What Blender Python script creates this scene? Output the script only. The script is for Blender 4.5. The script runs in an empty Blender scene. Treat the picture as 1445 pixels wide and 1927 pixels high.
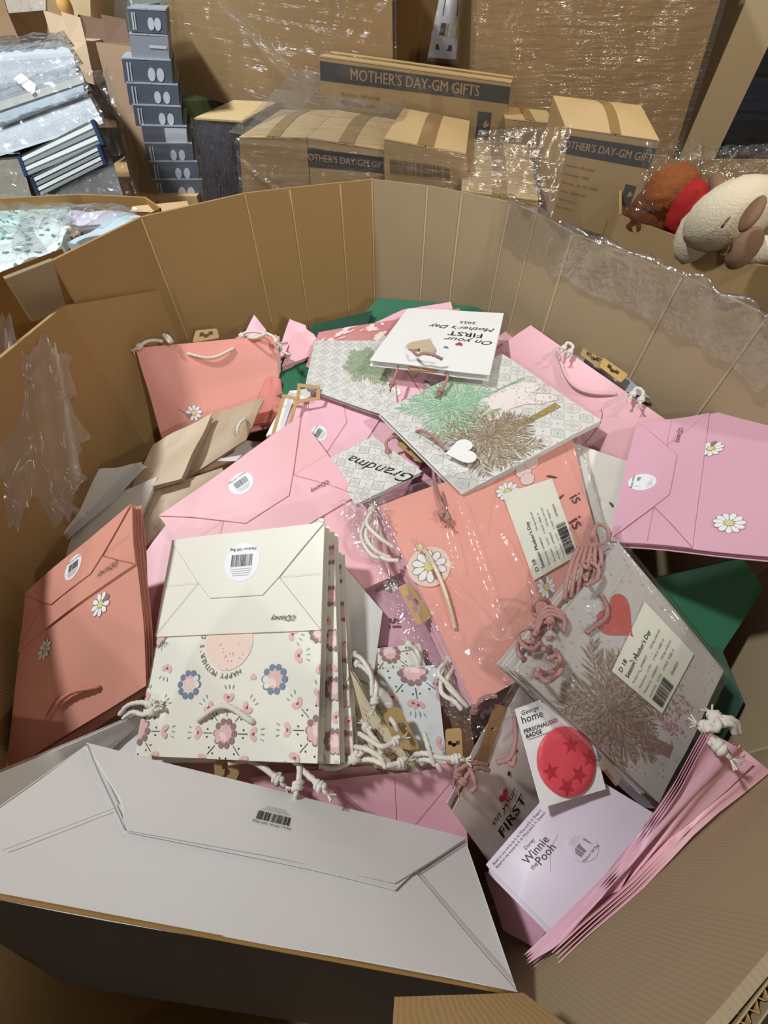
import bpy, math, random
import numpy as np
from math import sin, cos, pi, sqrt, exp
from mathutils import Vector, noise
# ------------------------------------------------------------------ camera, world, lamps, exposure
SC = bpy.context.scene
CAMZ = 1.4; FPX = 800.0; PITCH = math.radians(51.3)
cam = bpy.data.cameras.new('camera'); camo = bpy.data.objects.new('camera', cam); SC.collection.objects.link(camo)
cam.sensor_fit = 'VERTICAL'; cam.sensor_height = 24.0; cam.lens = 24.0 * FPX / 1927.0
cam.clip_start = 0.02; camo.location = (0, 0, CAMZ); camo.rotation_euler = (pi / 2 - PITCH, 0, 0)
SC.camera = camo
SC.view_settings.view_transform = 'Standard'; SC.view_settings.look = 'None'
SC.view_settings.gamma = 1; SC.view_settings.use_curve_mapping = False
SC.view_settings.exposure = 0.0
W = bpy.data.worlds.new('world'); SC.world = W; W.use_nodes = True
W.node_tree.nodes['Background'].inputs[0].default_value = (1.0, 0.89, 0.77, 1)
W.node_tree.nodes['Background'].inputs[1].default_value = 0.08
def lamp(name, loc, target, power, size, col, sy=None):
    l = bpy.data.lights.new(name, 'AREA'); l.energy = power; l.color = col; l.size = size
    if sy: l.shape = 'RECTANGLE'; l.size_y = sy
    o = bpy.data.objects.new(name, l); SC.collection.objects.link(o); o.location = loc
    o.rotation_euler = (Vector(target) - Vector(loc)).to_track_quat('-Z', 'Y').to_euler()
    return o
def spot(name, loc, target, power, cone, blend, rad, col):
    l = bpy.data.lights.new(name, 'SPOT'); l.energy = power; l.color = col; l.spot_size = math.radians(cone); l.spot_blend = blend; l.shadow_soft_size = rad
    o = bpy.data.objects.new(name, l); SC.collection.objects.link(o); o.location = loc
    o.rotation_euler = (Vector(target) - Vector(loc)).to_track_quat('-Z', 'Y').to_euler()
spot('key_spot', (1.35, -.75, 3.0), (.09, .88, .9), 118, 33, 1.0, .07, (1, .97, .94))  # unseen key; soft cone shaped to darken the edges of the heap
lamp('ceiling_lamp_over', (-1.5, .75, 3.4), (0, .4, .8), 64, .20, (.94, .98, 1))
spot('far_daylight_spot', (-1.9, 1.0, 3.8), (-1.15, 1.75, 1.1), 300, 42, .6, .10, (.80, .91, 1))  # stands in for daylight on the left background, cone kept off the bin
lamp('ceiling_lamp_near', (-.5, -.9, 3.4), (0, .3, .6), 3, .5, (1, .93, .88))
lamp('wrap_glint_lamp_right', (1.5, -3.0, 2.7), (.8, 2, 1.2), 24, .16, (1, .90, .76))  # added behind the camera to raise glints on the stretch wrap
lamp('wrap_glint_lamp_left', (-1.5, -3.0, 2.7), (-.8, 2, 1.2), 22, .16, (.88, .94, 1))  # cool twin of the added glint lamp, for the left wraps
spot('right_fill_spot', (1.3, .7, 3.6), (.85, 1.95, 1.0), 120, 48, .7, .10, (1, .84, .62))  # added warm spot brightening the wrapped carton, cone kept off the bin

# ------------------------------------------------------------------ pixel -> real point at a chosen height or distance
Fv = Vector((0, cos(PITCH), -sin(PITCH))); Uv = Vector((0, sin(PITCH), cos(PITCH))); Rv = Vector((1, 0, 0)); CAM = Vector((0, 0, CAMZ))
def ray(x, y): return Fv + Rv * ((x - 722.5) / FPX) + Uv * ((963.5 - y) / FPX)
def PZ(x, y, z): r = ray(x, y); return CAM + r * (z / r.z)        # z relative to the camera height
def PY(x, y, Y): r = ray(x, y); return CAM + r * (Y / r.y)
def proj(p):
    d = p - CAM; t = d.dot(Fv); return 722.5 + FPX * d.dot(Rv) / t, 963.5 - FPX * d.dot(Uv) / t
# ------------------------------------------------------------------ objects
ROOT = {}
def thing(name, label, cat, loc, group=None):
    o = bpy.data.objects.new(name, None); SC.collection.objects.link(o); o.location = loc; o.empty_display_size = .02
    o['label'] = label; o['category'] = cat
    if group: o['group'] = group
    ROOT[o.name] = Vector(loc); return o
def obj(name, verts, faces, mats, parent=None, fm=None, smooth=False, uvs=None, label=None):
    root = parent
    while root is not None and root.parent is not None: root = root.parent
    off = ROOT.get(root.name, Vector((0, 0, 0))) if root is not None else Vector((0, 0, 0))
    me = bpy.data.meshes.new(name); me.from_pydata([tuple(Vector(v) - off) for v in verts], [], faces)
    if not isinstance(mats, (list, tuple)): mats = [mats]
    for m in mats: me.materials.append(m)
    if fm: me.polygons.foreach_set('material_index', fm)
    if smooth: me.polygons.foreach_set('use_smooth', [True] * len(faces))
    if uvs is not None:
        l = me.uv_layers.new(name='uv'); idx = [0] * len(me.loops); me.loops.foreach_get('vertex_index', idx)
        l.data.foreach_set('uv', [c for i in idx for c in uvs[i]])
    me.update()
    o = bpy.data.objects.new(name, me); SC.collection.objects.link(o)
    if parent: o.parent = parent
    if label: o['label'] = label
    return o
def single(o, label, cat, group=None):
    o['label'] = label; o['category'] = cat
    if group: o['group'] = group
    return o
# ------------------------------------------------------------------ materials
def lin(h):
    c = [int(h[i:i + 2], 16) / 255 for i in (0, 2, 4)]
    return tuple(x / 12.92 if x < .04045 else ((x + .055) / 1.055) ** 2.4 for x in c) + (1,)
MATS = {}
def mat(key, col, rough=.55, bump=0.0, bscale=300, var=0.04, metal=0, spec=.4, kind='paper', coat=0):
    if key in MATS: return MATS[key]
    m = bpy.data.materials.new(key); m.use_nodes = True; nt = m.node_tree; N = nt.nodes; L = nt.links
    b = N['Principled BSDF']; c = lin(col)
    b.inputs['Roughness'].default_value = rough; b.inputs['Metallic'].default_value = metal
    b.inputs['Specular IOR Level'].default_value = spec; b.inputs['Coat Weight'].default_value = coat
    tc = N.new('ShaderNodeTexCoord'); nz = N.new('ShaderNodeTexNoise'); L.new(tc.outputs['Object'], nz.inputs['Vector'])
    nz.inputs['Scale'].default_value = 14 if kind != 'card' else 9; nz.inputs['Detail'].default_value = 6
    mx = N.new('ShaderNodeMix'); mx.data_type = 'RGBA'
    mx.inputs['A'].default_value = tuple(x * (1 - var) for x in c[:3]) + (1,); mx.inputs['B'].default_value = tuple(min(1, x * (1 + var)) for x in c[:3]) + (1,)
    L.new(nz.outputs['Fac'], mx.inputs['Factor']); L.new(mx.outputs['Result'], b.inputs['Base Color'])
    hgt = None
    if kind == 'card':                                   # corrugated board: vertical flutes in UV metres
        uv = N.new('ShaderNodeUVMap'); wv = N.new('ShaderNodeTexWave'); wv.wave_type = 'BANDS'; wv.bands_direction = 'X'
        wv.inputs['Scale'].default_value = 1 / (.0045 * 20) * 2 * pi; wv.inputs['Distortion'].default_value = .6; wv.inputs['Detail'].default_value = 1
        L.new(uv.outputs['UV'], wv.inputs['Vector']); hgt = wv.outputs['Fac']
        bp = N.new('ShaderNodeBump'); bp.inputs['Strength'].default_value = bump; bp.inputs['Distance'].default_value = .0006
        L.new(hgt, bp.inputs['Height'])
        n2 = N.new('ShaderNodeTexNoise'); n2.inputs['Scale'].default_value = 500; L.new(tc.outputs['Object'], n2.inputs['Vector'])
        b2 = N.new('ShaderNodeBump'); b2.inputs['Strength'].default_value = .25; b2.inputs['Distance'].default_value = .0005
        L.new(n2.outputs['Fac'], b2.inputs['Height']); L.new(bp.outputs['Normal'], b2.inputs['Normal']); L.new(b2.outputs['Normal'], b.inputs['Normal'])
    elif bump:
        n2 = N.new('ShaderNodeTexNoise'); n2.inputs['Scale'].default_value = bscale; n2.inputs['Detail'].default_value = 3; L.new(tc.outputs['Object'], n2.inputs['Vector'])
        bp = N.new('ShaderNodeBump'); bp.inputs['Strength'].default_value = bump; bp.inputs['Distance'].default_value = .0015
        L.new(n2.outputs['Fac'], bp.inputs['Height']); L.new(bp.outputs['Normal'], b.inputs['Normal'])
    MATS[key] = m; return m
def film_mat(key, gloss=.35, milk=.05, rough=.12, scale=(40, 40, 40), strength=.8, tint=(1, 1, 1), uvmap=False, dist=.004, base=.07):
    if key in MATS: return MATS[key]
    m = bpy.data.materials.new(key); m.use_nodes = True; nt = m.node_tree; N = nt.nodes; L = nt.links
    N.remove(N['Principled BSDF']); out = N['Material Output']
    tr = N.new('ShaderNodeBsdfTransparent'); tr.inputs[0].default_value = (.97 * tint[0], .97 * tint[1], .97 * tint[2], 1)
    gl = N.new('ShaderNodeBsdfGlossy'); gl.inputs['Roughness'].default_value = rough
    df = N.new('ShaderNodeBsdfDiffuse'); df.inputs[0].default_value = (.85, .85, .85, 1)
    lw = N.new('ShaderNodeLayerWeight'); lw.inputs['Blend'].default_value = .5
    ma = N.new('ShaderNodeMath'); ma.operation = 'MULTIPLY_ADD'; ma.inputs[1].default_value = gloss; ma.inputs[2].default_value = base
    pw = N.new('ShaderNodeMath'); pw.operation = 'POWER'; pw.inputs[1].default_value = 2.6; L.new(lw.outputs['Facing'], pw.inputs[0]); L.new(pw.outputs[0], ma.inputs[0])
    m1 = N.new('ShaderNodeMixShader'); L.new(ma.outputs[0], m1.inputs[0]); L.new(tr.outputs[0], m1.inputs[1]); L.new(gl.outputs[0], m1.inputs[2])
    m2 = N.new('ShaderNodeMixShader'); m2.inputs[0].default_value = milk; L.new(m1.outputs[0], m2.inputs[1]); L.new(df.outputs[0], m2.inputs[2])
    tc = N.new('ShaderNodeTexCoord'); mp = N.new('ShaderNodeMapping'); mp.inputs['Scale'].default_value = scale
    L.new(tc.outputs['UV' if uvmap else 'Object'], mp.inputs['Vector'])
    nz = N.new('ShaderNodeTexNoise'); nz.inputs['Scale'].default_value = 1; nz.inputs['Detail'].default_value = 4; nz.inputs['Distortion'].default_value = .6
    L.new(mp.outputs[0], nz.inputs['Vector'])
    bp = N.new('ShaderNodeBump'); bp.inputs['Strength'].default_value = strength; bp.inputs['Distance'].default_value = dist
    L.new(nz.outputs['Fac'], bp.inputs['Height'])
    for s in (gl, df, lw): L.new(bp.outputs['Normal'], s.inputs['Normal'])
    L.new(m2.outputs[0], out.inputs[0]); MATS[key] = m; return m
PINK = mat('pink_paper', 'F0BAC0', .42, .03); PINK2 = mat('rose_paper', 'F0BCC9', .45, .03); LILAC = mat('lilac_pink_paper', 'E2ADBE', .42, .03)
PINK_SHADE = mat('shaded_pink_paper', 'DC9A88', .45, .03); WHITE = mat('white_paper', 'EFEDEA', .4, .02); CREAM = mat('cream_paper', 'E9E6D8', .42, .03)  # the salmon tone is the same pink paper with shade in its colour
GREYW = mat('pale_grey_paper', 'DAD9D3', .45, .03); KRAFT = mat('kraft_board', 'BB9968', .7, .1, 400, .08); GREEN = mat('green_paper', '2F6E50', .45, .05)
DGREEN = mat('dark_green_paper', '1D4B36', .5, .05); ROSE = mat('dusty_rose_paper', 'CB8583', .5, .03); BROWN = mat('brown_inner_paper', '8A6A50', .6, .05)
LAV = mat('lavender_white_paper', 'DED0DD', .4, .02); TAUPE = mat('taupe_paper', 'C9B498', .5, .05)
CARD = mat('corrugated_board', 'AC8D5C', .8, .28, kind='card', var=.05); CARDL = mat('corrugated_board_liner', 'B39260', .8, .25, kind='card', var=.05)
CARDG = mat('corrugated_board_cool_light', 'A89474', .8, .28, kind='card', var=.05)  # same board greyed: the cooler light is put into its colour
BOXM = mat('carton_board', 'A6895E', .75, .08, 300, .07); BOXT = mat('carton_board_lit_top', 'C6AA7B', .7, .08, 300, .06); TAPE = mat('brown_tape', '9A7B4C', .22, 0, spec=.6)  # top board is paler: light on the flaps put into the colour
INK = mat('black_ink', '1E1C1E', .5); GINK = mat('charcoal_ink', '3A3735', .55); BRINK = mat('brown_ink', '7A6148', .5); LINE = mat('grey_line_ink', 'B5B3AC', .5); FLINE = mat('fold_wear_shade', 'BDB9AE', .5); PLINE = mat('pink_fold_wear_shade', 'C9808A', .5)  # fold tones hold painted crease shade as well as wear
DPINK = mat('petal_pink', 'E3BAB5', .5); LPINK = mat('petal_light', 'F0D5D0', .5); RED = mat('heart_red', 'B8434A', .45); MAUVE = mat('scallop_brown', '97797A', .5); SLATE = mat('slate_blue', '7B87A0', .5); SAGE = mat('sage_green', '93A79B', .5)
PALMG = mat('palm_green', '8FBB96', .5); PALMG2 = mat('palm_green_light', 'B4D2B5', .5); PALMB = mat('palm_brown', '8E7A61', .5); PALMB2 = mat('palm_brown_light', 'AD9B83', .5); TRUNK = mat('trunk_brown', 'A08F55', .5); CORAL = mat('coral_ink', 'CE7468', .5)
YEL = mat('daisy_yellow', 'DCD98A', .5); DWHITE = mat('daisy_white', 'F4F2EE', .5); LEAF = mat('leaf_green', '9DBB78', .5); WINE = mat('wine_ink', '6A3A3A', .5)
CORDW = mat('white_cord', 'E6DFD2', .8, .5, 900); CORDP = mat('rose_cord', 'B1847C', .8, .5, 900)
STICK = mat('sticker_white', 'F0F0F2', .35); LABELM = mat('label_cream', 'EFEEDC', .4); REDM = mat('badge_red', 'E0505C', .3, .3, 200, .06, coat=.3)
FILM = film_mat('clear_poly', .5, .015, .09, (30, 30, 30), .35, base=.10); FILMC = film_mat('crumpled_poly', .8, .035, .10, (70, 70, 70), 1.0, base=.13)
WRAP = film_mat('stretch_wrap', .6, .03, .14, (2.5, 50, 1), .7, uvmap=True, dist=.006); WRAPV = film_mat('stretch_wrap_bands', .8, .04, .12, (7, 70, 1), .9, uvmap=True, dist=.008)
# ------------------------------------------------------------------ sheets
class Surf:
    def __init__(s, a, b, c, d, bulge=0., wav=0., seed=0, curl=0.):
        s.a, s.b, s.c, s.d = map(Vector, (a, b, c, d)); s.bulge = bulge; s.wav = wav; s.seed = seed; s.curl = curl
        s.n = ((s.b - s.a).cross(s.d - s.a)).normalized()
        s.w = ((s.b - s.a).length + (s.c - s.d).length) / 2; s.h = ((s.d - s.a).length + (s.c - s.b).length) / 2
    def pt(s, u, v, h=0.):
        p = s.a * ((1 - u) * (1 - v)) + s.b * (u * (1 - v)) + s.c * (u * v) + s.d * ((1 - u) * v)
        uu = min(max(u, 0), 1); vv = min(max(v, 0), 1)
        k = s.bulge * sin(pi * uu) * sin(pi * vv) + s.curl * vv * vv * vv
        if s.wav: k += s.wav * (noise.noise(Vector((u * 2.2 + s.seed, v * 2.2, s.seed * 1.7))))
        return p + s.n * (k + h)
    def inv(s, x, y):
        u = v = .5
        for _ in range(12):
            p0 = proj(s.pt(u, v)); pu = proj(s.pt(u + .001, v)); pv = proj(s.pt(u, v + .001))
            a = (pu[0] - p0[0]) * 1000; b = (pv[0] - p0[0]) * 1000; c = (pu[1] - p0[1]) * 1000; d = (pv[1] - p0[1]) * 1000
            det = a * d - b * c
            if abs(det) < 1e-9: break
            ex, ey = x - p0[0], y - p0[1]
            u += (ex * d - b * ey) / det; v += (a * ey - c * ex) / det
            u = min(max(u, -2), 3); v = min(max(v, -2), 3)
        return u, v
    def m(s, x, y): u, v = s.inv(x, y); return u * s.w, v * s.h
    def sub(s, u0, u1, v0, v1, h=0): return Surf(s.pt(u0, v0, h), s.pt(u1, v0, h), s.pt(u1, v1, h), s.pt(u0, v1, h))
def S4(pts, bulge=0., wav=0., seed=0, curl=0.):           # pts: (x, y, z) anticlockwise from the thing's own bottom left
    return Surf(*[PZ(*p) for p in pts], bulge=bulge, wav=wav, seed=seed, curl=curl)
def S4y(pts, **k): return Surf(*[PY(*p) for p in pts], **k)
def rows_slab(S, rows, h, th, name, m, parent, nu=8, label=None):      # rows: (v, uL, uR); a closed thin slab that follows the surface
    V = []; UV = []; nr = len(rows); k = nu + 1
    for lay in (0, 1):
        for v, l, r in rows:
            for i in range(k):
                u = l + (r - l) * i / nu; V.append(S.pt(u, v, h - th * lay)); UV.append((u * S.w, v * S.h))
    Fc = []; o = nr * k; sm = []
    for j in range(nr - 1):
        for i in range(nu):
            q = j * k + i; Fc.append((q, q + 1, q + k + 1, q + k)); Fc.append((o + q, o + q + k, o + q + k + 1, o + q + 1)); sm += [True, True]
    loop = [i for i in range(k)] + [j * k + nu for j in range(1, nr)] + [(nr - 1) * k + i for i in range(nu - 1, -1, -1)] + [j * k for j in range(nr - 2, 0, -1)]
    for a, b in zip(loop, loop[1:] + loop[:1]):
        n = len(V); V += [V[a], V[b], V[o + b], V[o + a]]; UV += [UV[a], UV[b], UV[b], UV[a]]; Fc.append((n, n + 3, n + 2, n + 1)); sm.append(False)
    ob = obj(name, V, Fc, m, parent, uvs=UV, label=label); ob.data.polygons.foreach_set('use_smooth', sm); return ob
def sheet(S, name, m, parent, h=0., th=.0008, u0=0., u1=1., v0=0., v1=1., nu=8, nv=8, label=None):
    return rows_slab(S, [(v0 + (v1 - v0) * j / nv, u0, u1) for j in range(nv + 1)], h, th, name, m, parent, nu, label)
def prism(pts, vec, name, m, parent, label=None):         # outline in space pushed along vec
    n = len(pts); V = [Vector(p) for p in pts] + [Vector(p) + vec for p in pts]
    Fc = [tuple(range(n)), tuple(range(2 * n - 1, n - 1, -1))] + [(i, i + n, (i + 1) % n + n, (i + 1) % n) for i in range(n)]
    return obj(name, V, Fc, m, parent, label=label)
# ------------------------------------------------------------------ 2D shapes from filled curves (holes allowed), text
_cache = {}
def fill2d(loops):
    cu = bpy.data.curves.new('c', 'CURVE'); cu.dimensions = '2D'; cu.fill_mode = 'BOTH'
    for lp in loops:
        sp = cu.splines.new('POLY'); sp.points.add(len(lp) - 1); sp.use_cyclic_u = True
        for i, (x, y) in enumerate(lp): sp.points[i].co = (x, y, 0, 1)
    o = bpy.data.objects.new('c', cu); me = o.to_mesh(); r = ([tuple(v.co[:2]) for v in me.vertices], [tuple(p.vertices) for p in me.polygons])
    o.to_mesh_clear(); bpy.data.objects.remove(o); bpy.data.curves.remove(cu); return r
def text2d(s, size, shear=0., bold=0., align='CENTER'):
    key = (s, round(size, 5), shear, bold, align)
    if key in _cache: return _cache[key]
    cu = bpy.data.curves.new('t', 'FONT'); cu.body = s; cu.size = size; cu.shear = shear; cu.offset = bold * size; cu.resolution_u = 2; cu.align_x = align; cu.align_y = 'CENTER'; cu.fill_mode = 'FRONT'
    o = bpy.data.objects.new('t', cu); me = o.to_mesh(); r = ([tuple(v.co[:2]) for v in me.vertices], [tuple(p.vertices) for p in me.polygons])
    o.to_mesh_clear(); bpy.data.objects.remove(o); bpy.data.curves.remove(cu); _cache[key] = r; return r
def rot2(p, a, c=(0, 0)): return (c[0] + p[0] * cos(a) - p[1] * sin(a), c[1] + p[0] * sin(a) + p[1] * cos(a))
def circ(cx, cy, r, n=20, ry=None): return [(cx + r * cos(2 * pi * i / n), cy + (ry or r) * sin(2 * pi * i / n)) for i in range(n)]
def heart(cx, cy, s, a=0, n=22):
    out = []
    for i in range(n):
        t = 2 * pi * i / n; x = 16 * sin(t) ** 3; y = 13 * cos(t) - 5 * cos(2 * t) - 2 * cos(3 * t) - cos(4 * t)
        out.append(rot2((-x * s / 17, y * s / 17), a, (cx, cy)))
    return out
def petal(cx, cy, l, w, a, r0=0.):
    return [rot2(p, a, (cx, cy)) for p in ((r0, 0), (r0 + l * .3, -w * .38), (r0 + l * .7, -w * .5), (r0 + l * .93, -w * .28), (r0 + l, 0), (r0 + l * .93, w * .28), (r0 + l * .7, w * .5), (r0 + l * .3, w * .38))]
class Art:                                                # flat print on a sheet; coordinates in metres on that sheet
    def __init__(s, S, h=.0006, step=.00006): s.S = S; s.h = h; s.step = step; s.V = []; s.F = []; s.M = []; s.ms = []; s.k = 0
    def mi(s, m):
        if m not in s.ms: s.ms.append(m)
        return s.ms.index(m)
    def raw(s, vs, fs, m, up=True):
        if up: s.k = (s.k + 1) % 12
        b = len(s.V); hh = s.h + s.step * s.k
        for x, y in vs: s.V.append(s.S.pt(x / s.S.w, y / s.S.h, hh))
        i = s.mi(m)
        for f in fs: s.F.append(tuple(b + q for q in f)); s.M.append(i)
    def poly(s, pts, m, up=True):
        w, h = s.S.w, s.S.h
        if not any(-.001 <= x <= w + .001 and -.001 <= y <= h + .001 for x, y in pts): return
        pts = [(min(max(x, .0004), w - .0004), min(max(y, .0004), h - .0004)) for x, y in pts]
        s.raw(pts, [tuple(range(len(pts)))], m, up)
    def free(s, pts, m): s.raw(pts, [tuple(range(len(pts)))], m)
    def line(s, pts, wd, m, closed=False):
        if closed: pts = list(pts) + [pts[0]]
        L_, R_ = [], []
        for i, p in enumerate(pts):
            q0 = pts[max(i - 1, 0)]; q1 = pts[min(i + 1, len(pts) - 1)]
            if closed and i in (0, len(pts) - 1): q0, q1 = pts[-2], pts[1]
            dx, dy = q1[0] - q0[0], q1[1] - q0[1]; l = sqrt(dx * dx + dy * dy) or 1
            L_.append((p[0] - dy / l * wd / 2, p[1] + dx / l * wd / 2)); R_.append((p[0] + dy / l * wd / 2, p[1] - dx / l * wd / 2))
        n = len(pts); w, h = s.S.w, s.S.h; fs = []
        for i in range(n - 1):
            if -.0005 <= pts[i][0] <= w + .0005 and -.0005 <= pts[i][1] <= h + .0005 and -.0005 <= pts[i + 1][0] <= w + .0005 and -.0005 <= pts[i + 1][1] <= h + .0005: fs.append((i, n + i, n + i + 1, i + 1))
        if fs: s.raw(L_ + R_, fs, m)
    def text(s, t, x, y, size, m, a=0., shear=0., bold=0., align='CENTER', sx=1.):
        vs, fs = text2d(t, size, shear, 0, align)
        for k in ((-.5, .5) if bold > 0 else (0,)): s.raw([rot2((p[0] * sx + k * bold * size * 3, p[1]), a, (x, y)) for p in vs], fs, m)
    def arc_text(s, t, cx, cy, r, a0, da, size, m):
        for i, ch in enumerate(t):
            if ch == ' ': continue
            a = a0 - da * i; s.text(ch, cx + r * cos(a), cy + r * sin(a), size, m, a - pi / 2)
    def barcode(s, cx, cy, w, h, a=0., m=None):
        rnd = random.Random(int(cx * 9999) + 7); x = -w / 2; vs = []; fs = []
        while x < w / 2:
            b = rnd.choice((.6, 1, 1.6, 2.2)) * w / 62; n = len(vs)
            vs += [rot2(p, a, (cx, cy)) for p in ((x, -h / 2), (x + b, -h / 2), (x + b, h / 2), (x, h / 2))]; fs.append((n, n + 1, n + 2, n + 3)); x += b + rnd.choice((.7, 1, 1.5)) * w / 62
        s.raw(vs, fs, m or INK)
    def daisy(s, cx, cy, r, n=11, a=0., line=True):
        for i in range(n):
            an = a + 2 * pi * i / n; p = petal(cx, cy, r * .72, r * .40, an, r * .26)
            if line: s.poly([((x - cx) * 1.05 + cx, (y - cy) * 1.05 + cy) for x, y in petal(cx, cy, r * .72, r * .47, an, r * .24)], MAUVE)
            s.poly(p, DWHITE)
        s.poly(circ(cx, cy, r * .27, 14), YEL)
    def folk_heart(s, cx, cy, r, a):                      # two leaf petals, red heart and sprigs, pointing along a
        for sg in (1, -1): s.poly(petal(cx, cy, r * 1.0, r * .62, a + sg * .62), DPINK)
        s.poly(heart(*rot2((r * .45, 0), a, (cx, cy)), r * .2, a - pi / 2, 12), RED)
        for sg in (-.75, 0, .75):
            p = rot2((r * 1.25, sg * r * .55), a, (cx, cy)); s.poly(petal(p[0], p[1], r * .5, r * .13, a + sg * .5), SAGE)
    def scallop(s, cx, cy, r, inner=None, outer=MAUVE):
        for i in range(10):
            an = 2 * pi * i / 10; s.poly(circ(cx + r * .82 * cos(an), cy + r * .82 * sin(an), r * .25, 9), outer)
        for i in range(10):
            an = 2 * pi * i / 10; s.poly(circ(cx + r * .70 * cos(an), cy + r * .70 * sin(an), r * .24, 9), CREAM if outer is SLATE else DPINK)
        s.poly(circ(cx, cy, r * .62, 14), DPINK)
        for i in range(8): s.poly(petal(cx, cy, r * .55, r * .3, 2 * pi * i / 8 + .2), LPINK)
    def folk_star(s, cx, cy, r, n=8):
        for i in range(n):
            an = 2 * pi * i / n + pi / 2
            s.line([rot2((r * 1.15, 0), an, (cx, cy)), rot2((r * 2.0, 0), an, (cx, cy))], .0008, GINK)
            for q in (-1, 1): s.poly(circ(*rot2((r * 1.62, q * r * .26), an, (cx, cy)), r * .07, 6), GINK)
            s.folk_heart(*rot2((r * 2.15, 0), an, (cx, cy)), r * .72, an)
        s.scallop(cx, cy, r)
    def frond(s, cx, cy, l, a, bend, m1, m2, wl):
        rnd = random.Random(int(a * 1000) + int(l * 1e5)); x, y = cx, cy; pts = [(x, y)]; n = 15
        for i in range(n): an = a + bend * (i / n) ** 1.3; x += l / n * cos(an); y += l / n * sin(an); pts.append((x, y))
        for i in range(1, n + 1):
            an = a + bend * (i / n) ** 1.3; ll = wl * (sin(pi * (i / n) ** .7 * .92) + .25)
            for sg in (1, -1):
                q = an + sg * rnd.uniform(.5, .9); px, py = pts[i]; e = ll * rnd.uniform(.8, 1.15)
                s.poly([(px, py), (px + e * .5 * cos(q) + .0014 * sin(q), py + e * .5 * sin(q) - .0014 * cos(q)), (px + e * cos(q), py + e * sin(q)), (px + e * .5 * cos(q) - .0014 * sin(q), py + e * .5 * sin(q) + .0014 * cos(q))], m1 if (i + (sg > 0)) % 2 else m2)
        s.line(pts, .0009, m1)
    def palm(s, cx, cy, r, m1, m2, base=None, trunk=None, tw=.006):
        if base:
            n = 8; L_, R_ = [], []; dx, dy = cx - base[0], cy - base[1]; l = sqrt(dx * dx + dy * dy); nx, ny = -dy / l, dx / l
            for i in range(n + 1):
                t = i / n; w_ = tw * (1.25 - .6 * t) / 2; k = .006 * sin(pi * t); L_.append((base[0] + dx * t + nx * (w_ + k), base[1] + dy * t + ny * (w_ + k))); R_.append((base[0] + dx * t - nx * (w_ - k), base[1] + dy * t - ny * (w_ - k)))
            s.poly(R_ + L_[::-1], trunk)
            for i in range(n): s.line([L_[i], R_[i + 1]], .0005, m1); s.line([R_[i], L_[i + 1]], .0005, m1)
        for i in range(17):
            a = 2 * pi * i / 17 + .2; s.frond(cx, cy, r * (1 if i % 2 else .8), a, (.9 if cos(a) < 0 else -.9), m1, m2, r * .3)
    def tiles(s, cell=.034):
        w, h = s.S.w, s.S.h; nx, ny = int(w / cell) + 1, int(h / cell) + 1
        for i in range(nx):
            for j in range(ny):
                cx, cy = (i + .5) * cell, (j + .5) * cell; s.k = 0
                if (i + j) % 2:
                    s.line([(cx + cell * .42 * cos(t * pi / 8) * (1 + .10 * cos(t * pi)), cy + cell * .42 * sin(t * pi / 8) * (1 + .10 * cos(t * pi))) for t in range(16)], .0007, LINE, True)
                    for q in range(4): s.line(petal(cx, cy, cell * .27, cell * .15, q * pi / 2 + pi / 4, .001), .0006, LINE, True)
                else:
                    s.line([(cx - cell * .45, cy), (cx, cy - cell * .45), (cx + cell * .45, cy), (cx, cy + cell * .45)], .0007, LINE, True)
                    s.line(circ(cx, cy, cell * .18, 10), .0006, LINE, True); s.line(circ(cx, cy, cell * .3, 14), .0005, LINE, True); s.poly(heart(cx, cy, cell * .08, 0, 10), LINE)
                s.poly(circ(i * cell, j * cell, cell * .05, 6), LINE)
    def build(s, parent, name='print'):
        if s.V: return obj(name, s.V, s.F, s.ms, parent, fm=s.M)
# ------------------------------------------------------------------ cords and knots
def catmull(P, n=8):
    P = [Vector(p) for p in P]; Q = [P[0] * 2 - P[1]] + P + [P[-1] * 2 - P[-2]]; out = []
    for i in range(1, len(Q) - 2):
        for k in range(n):
            t = k / n; a, b, c, d = Q[i - 1:i + 3]
            out.append(.5 * ((2 * b) + (c - a) * t + (2 * a - 5 * b + 4 * c - d) * t * t + (3 * b - 3 * c + d - a) * t ** 3))
    out.append(P[-1]); return out
def tube(P, r, sides=7, twist=True, seg=8, taper=None):
    C_ = catmull(P, seg) if len(P) > 2 else [Vector(P[0]), Vector(P[1])]
    V, Fc = [], []; up = Vector((.3, .2, 1)); sl = 0.
    for i, c in enumerate(C_):
        t = (C_[min(i + 1, len(C_) - 1)] - C_[max(i - 1, 0)]); t = t.normalized() if t.length > 1e-9 else Vector((1, 0, 0))
        x = up - t * up.dot(t); x = x.normalized() if x.length > 1e-4 else t.orthogonal().normalized(); up = x; y = t.cross(x)
        if i: sl += (c - C_[i - 1]).length
        for k in range(sides):
            a = 2 * pi * k / sides; rr = r * (1 + (.14 * cos(3 * a + sl * 700) if twist else 0))
            if taper: rr *= taper(i / (len(C_) - 1))
            V.append(c + (x * cos(a) + y * sin(a)) * rr)
    n = len(C_)
    for i in range(n - 1):
        for k in range(sides): q = i * sides; Fc.append((q + k, q + (k + 1) % sides, q + sides + (k + 1) % sides, q + sides + k))
    Fc.append(tuple(range(sides - 1, -1, -1))); Fc.append(tuple((n - 1) * sides + k for k in range(sides)))
    return V, Fc
def join(parts):
    V, Fc = [], []
    for v, f in parts: b = len(V); V += v; Fc += [tuple(b + i for i in q) for q in f]
    return V, Fc
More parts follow.
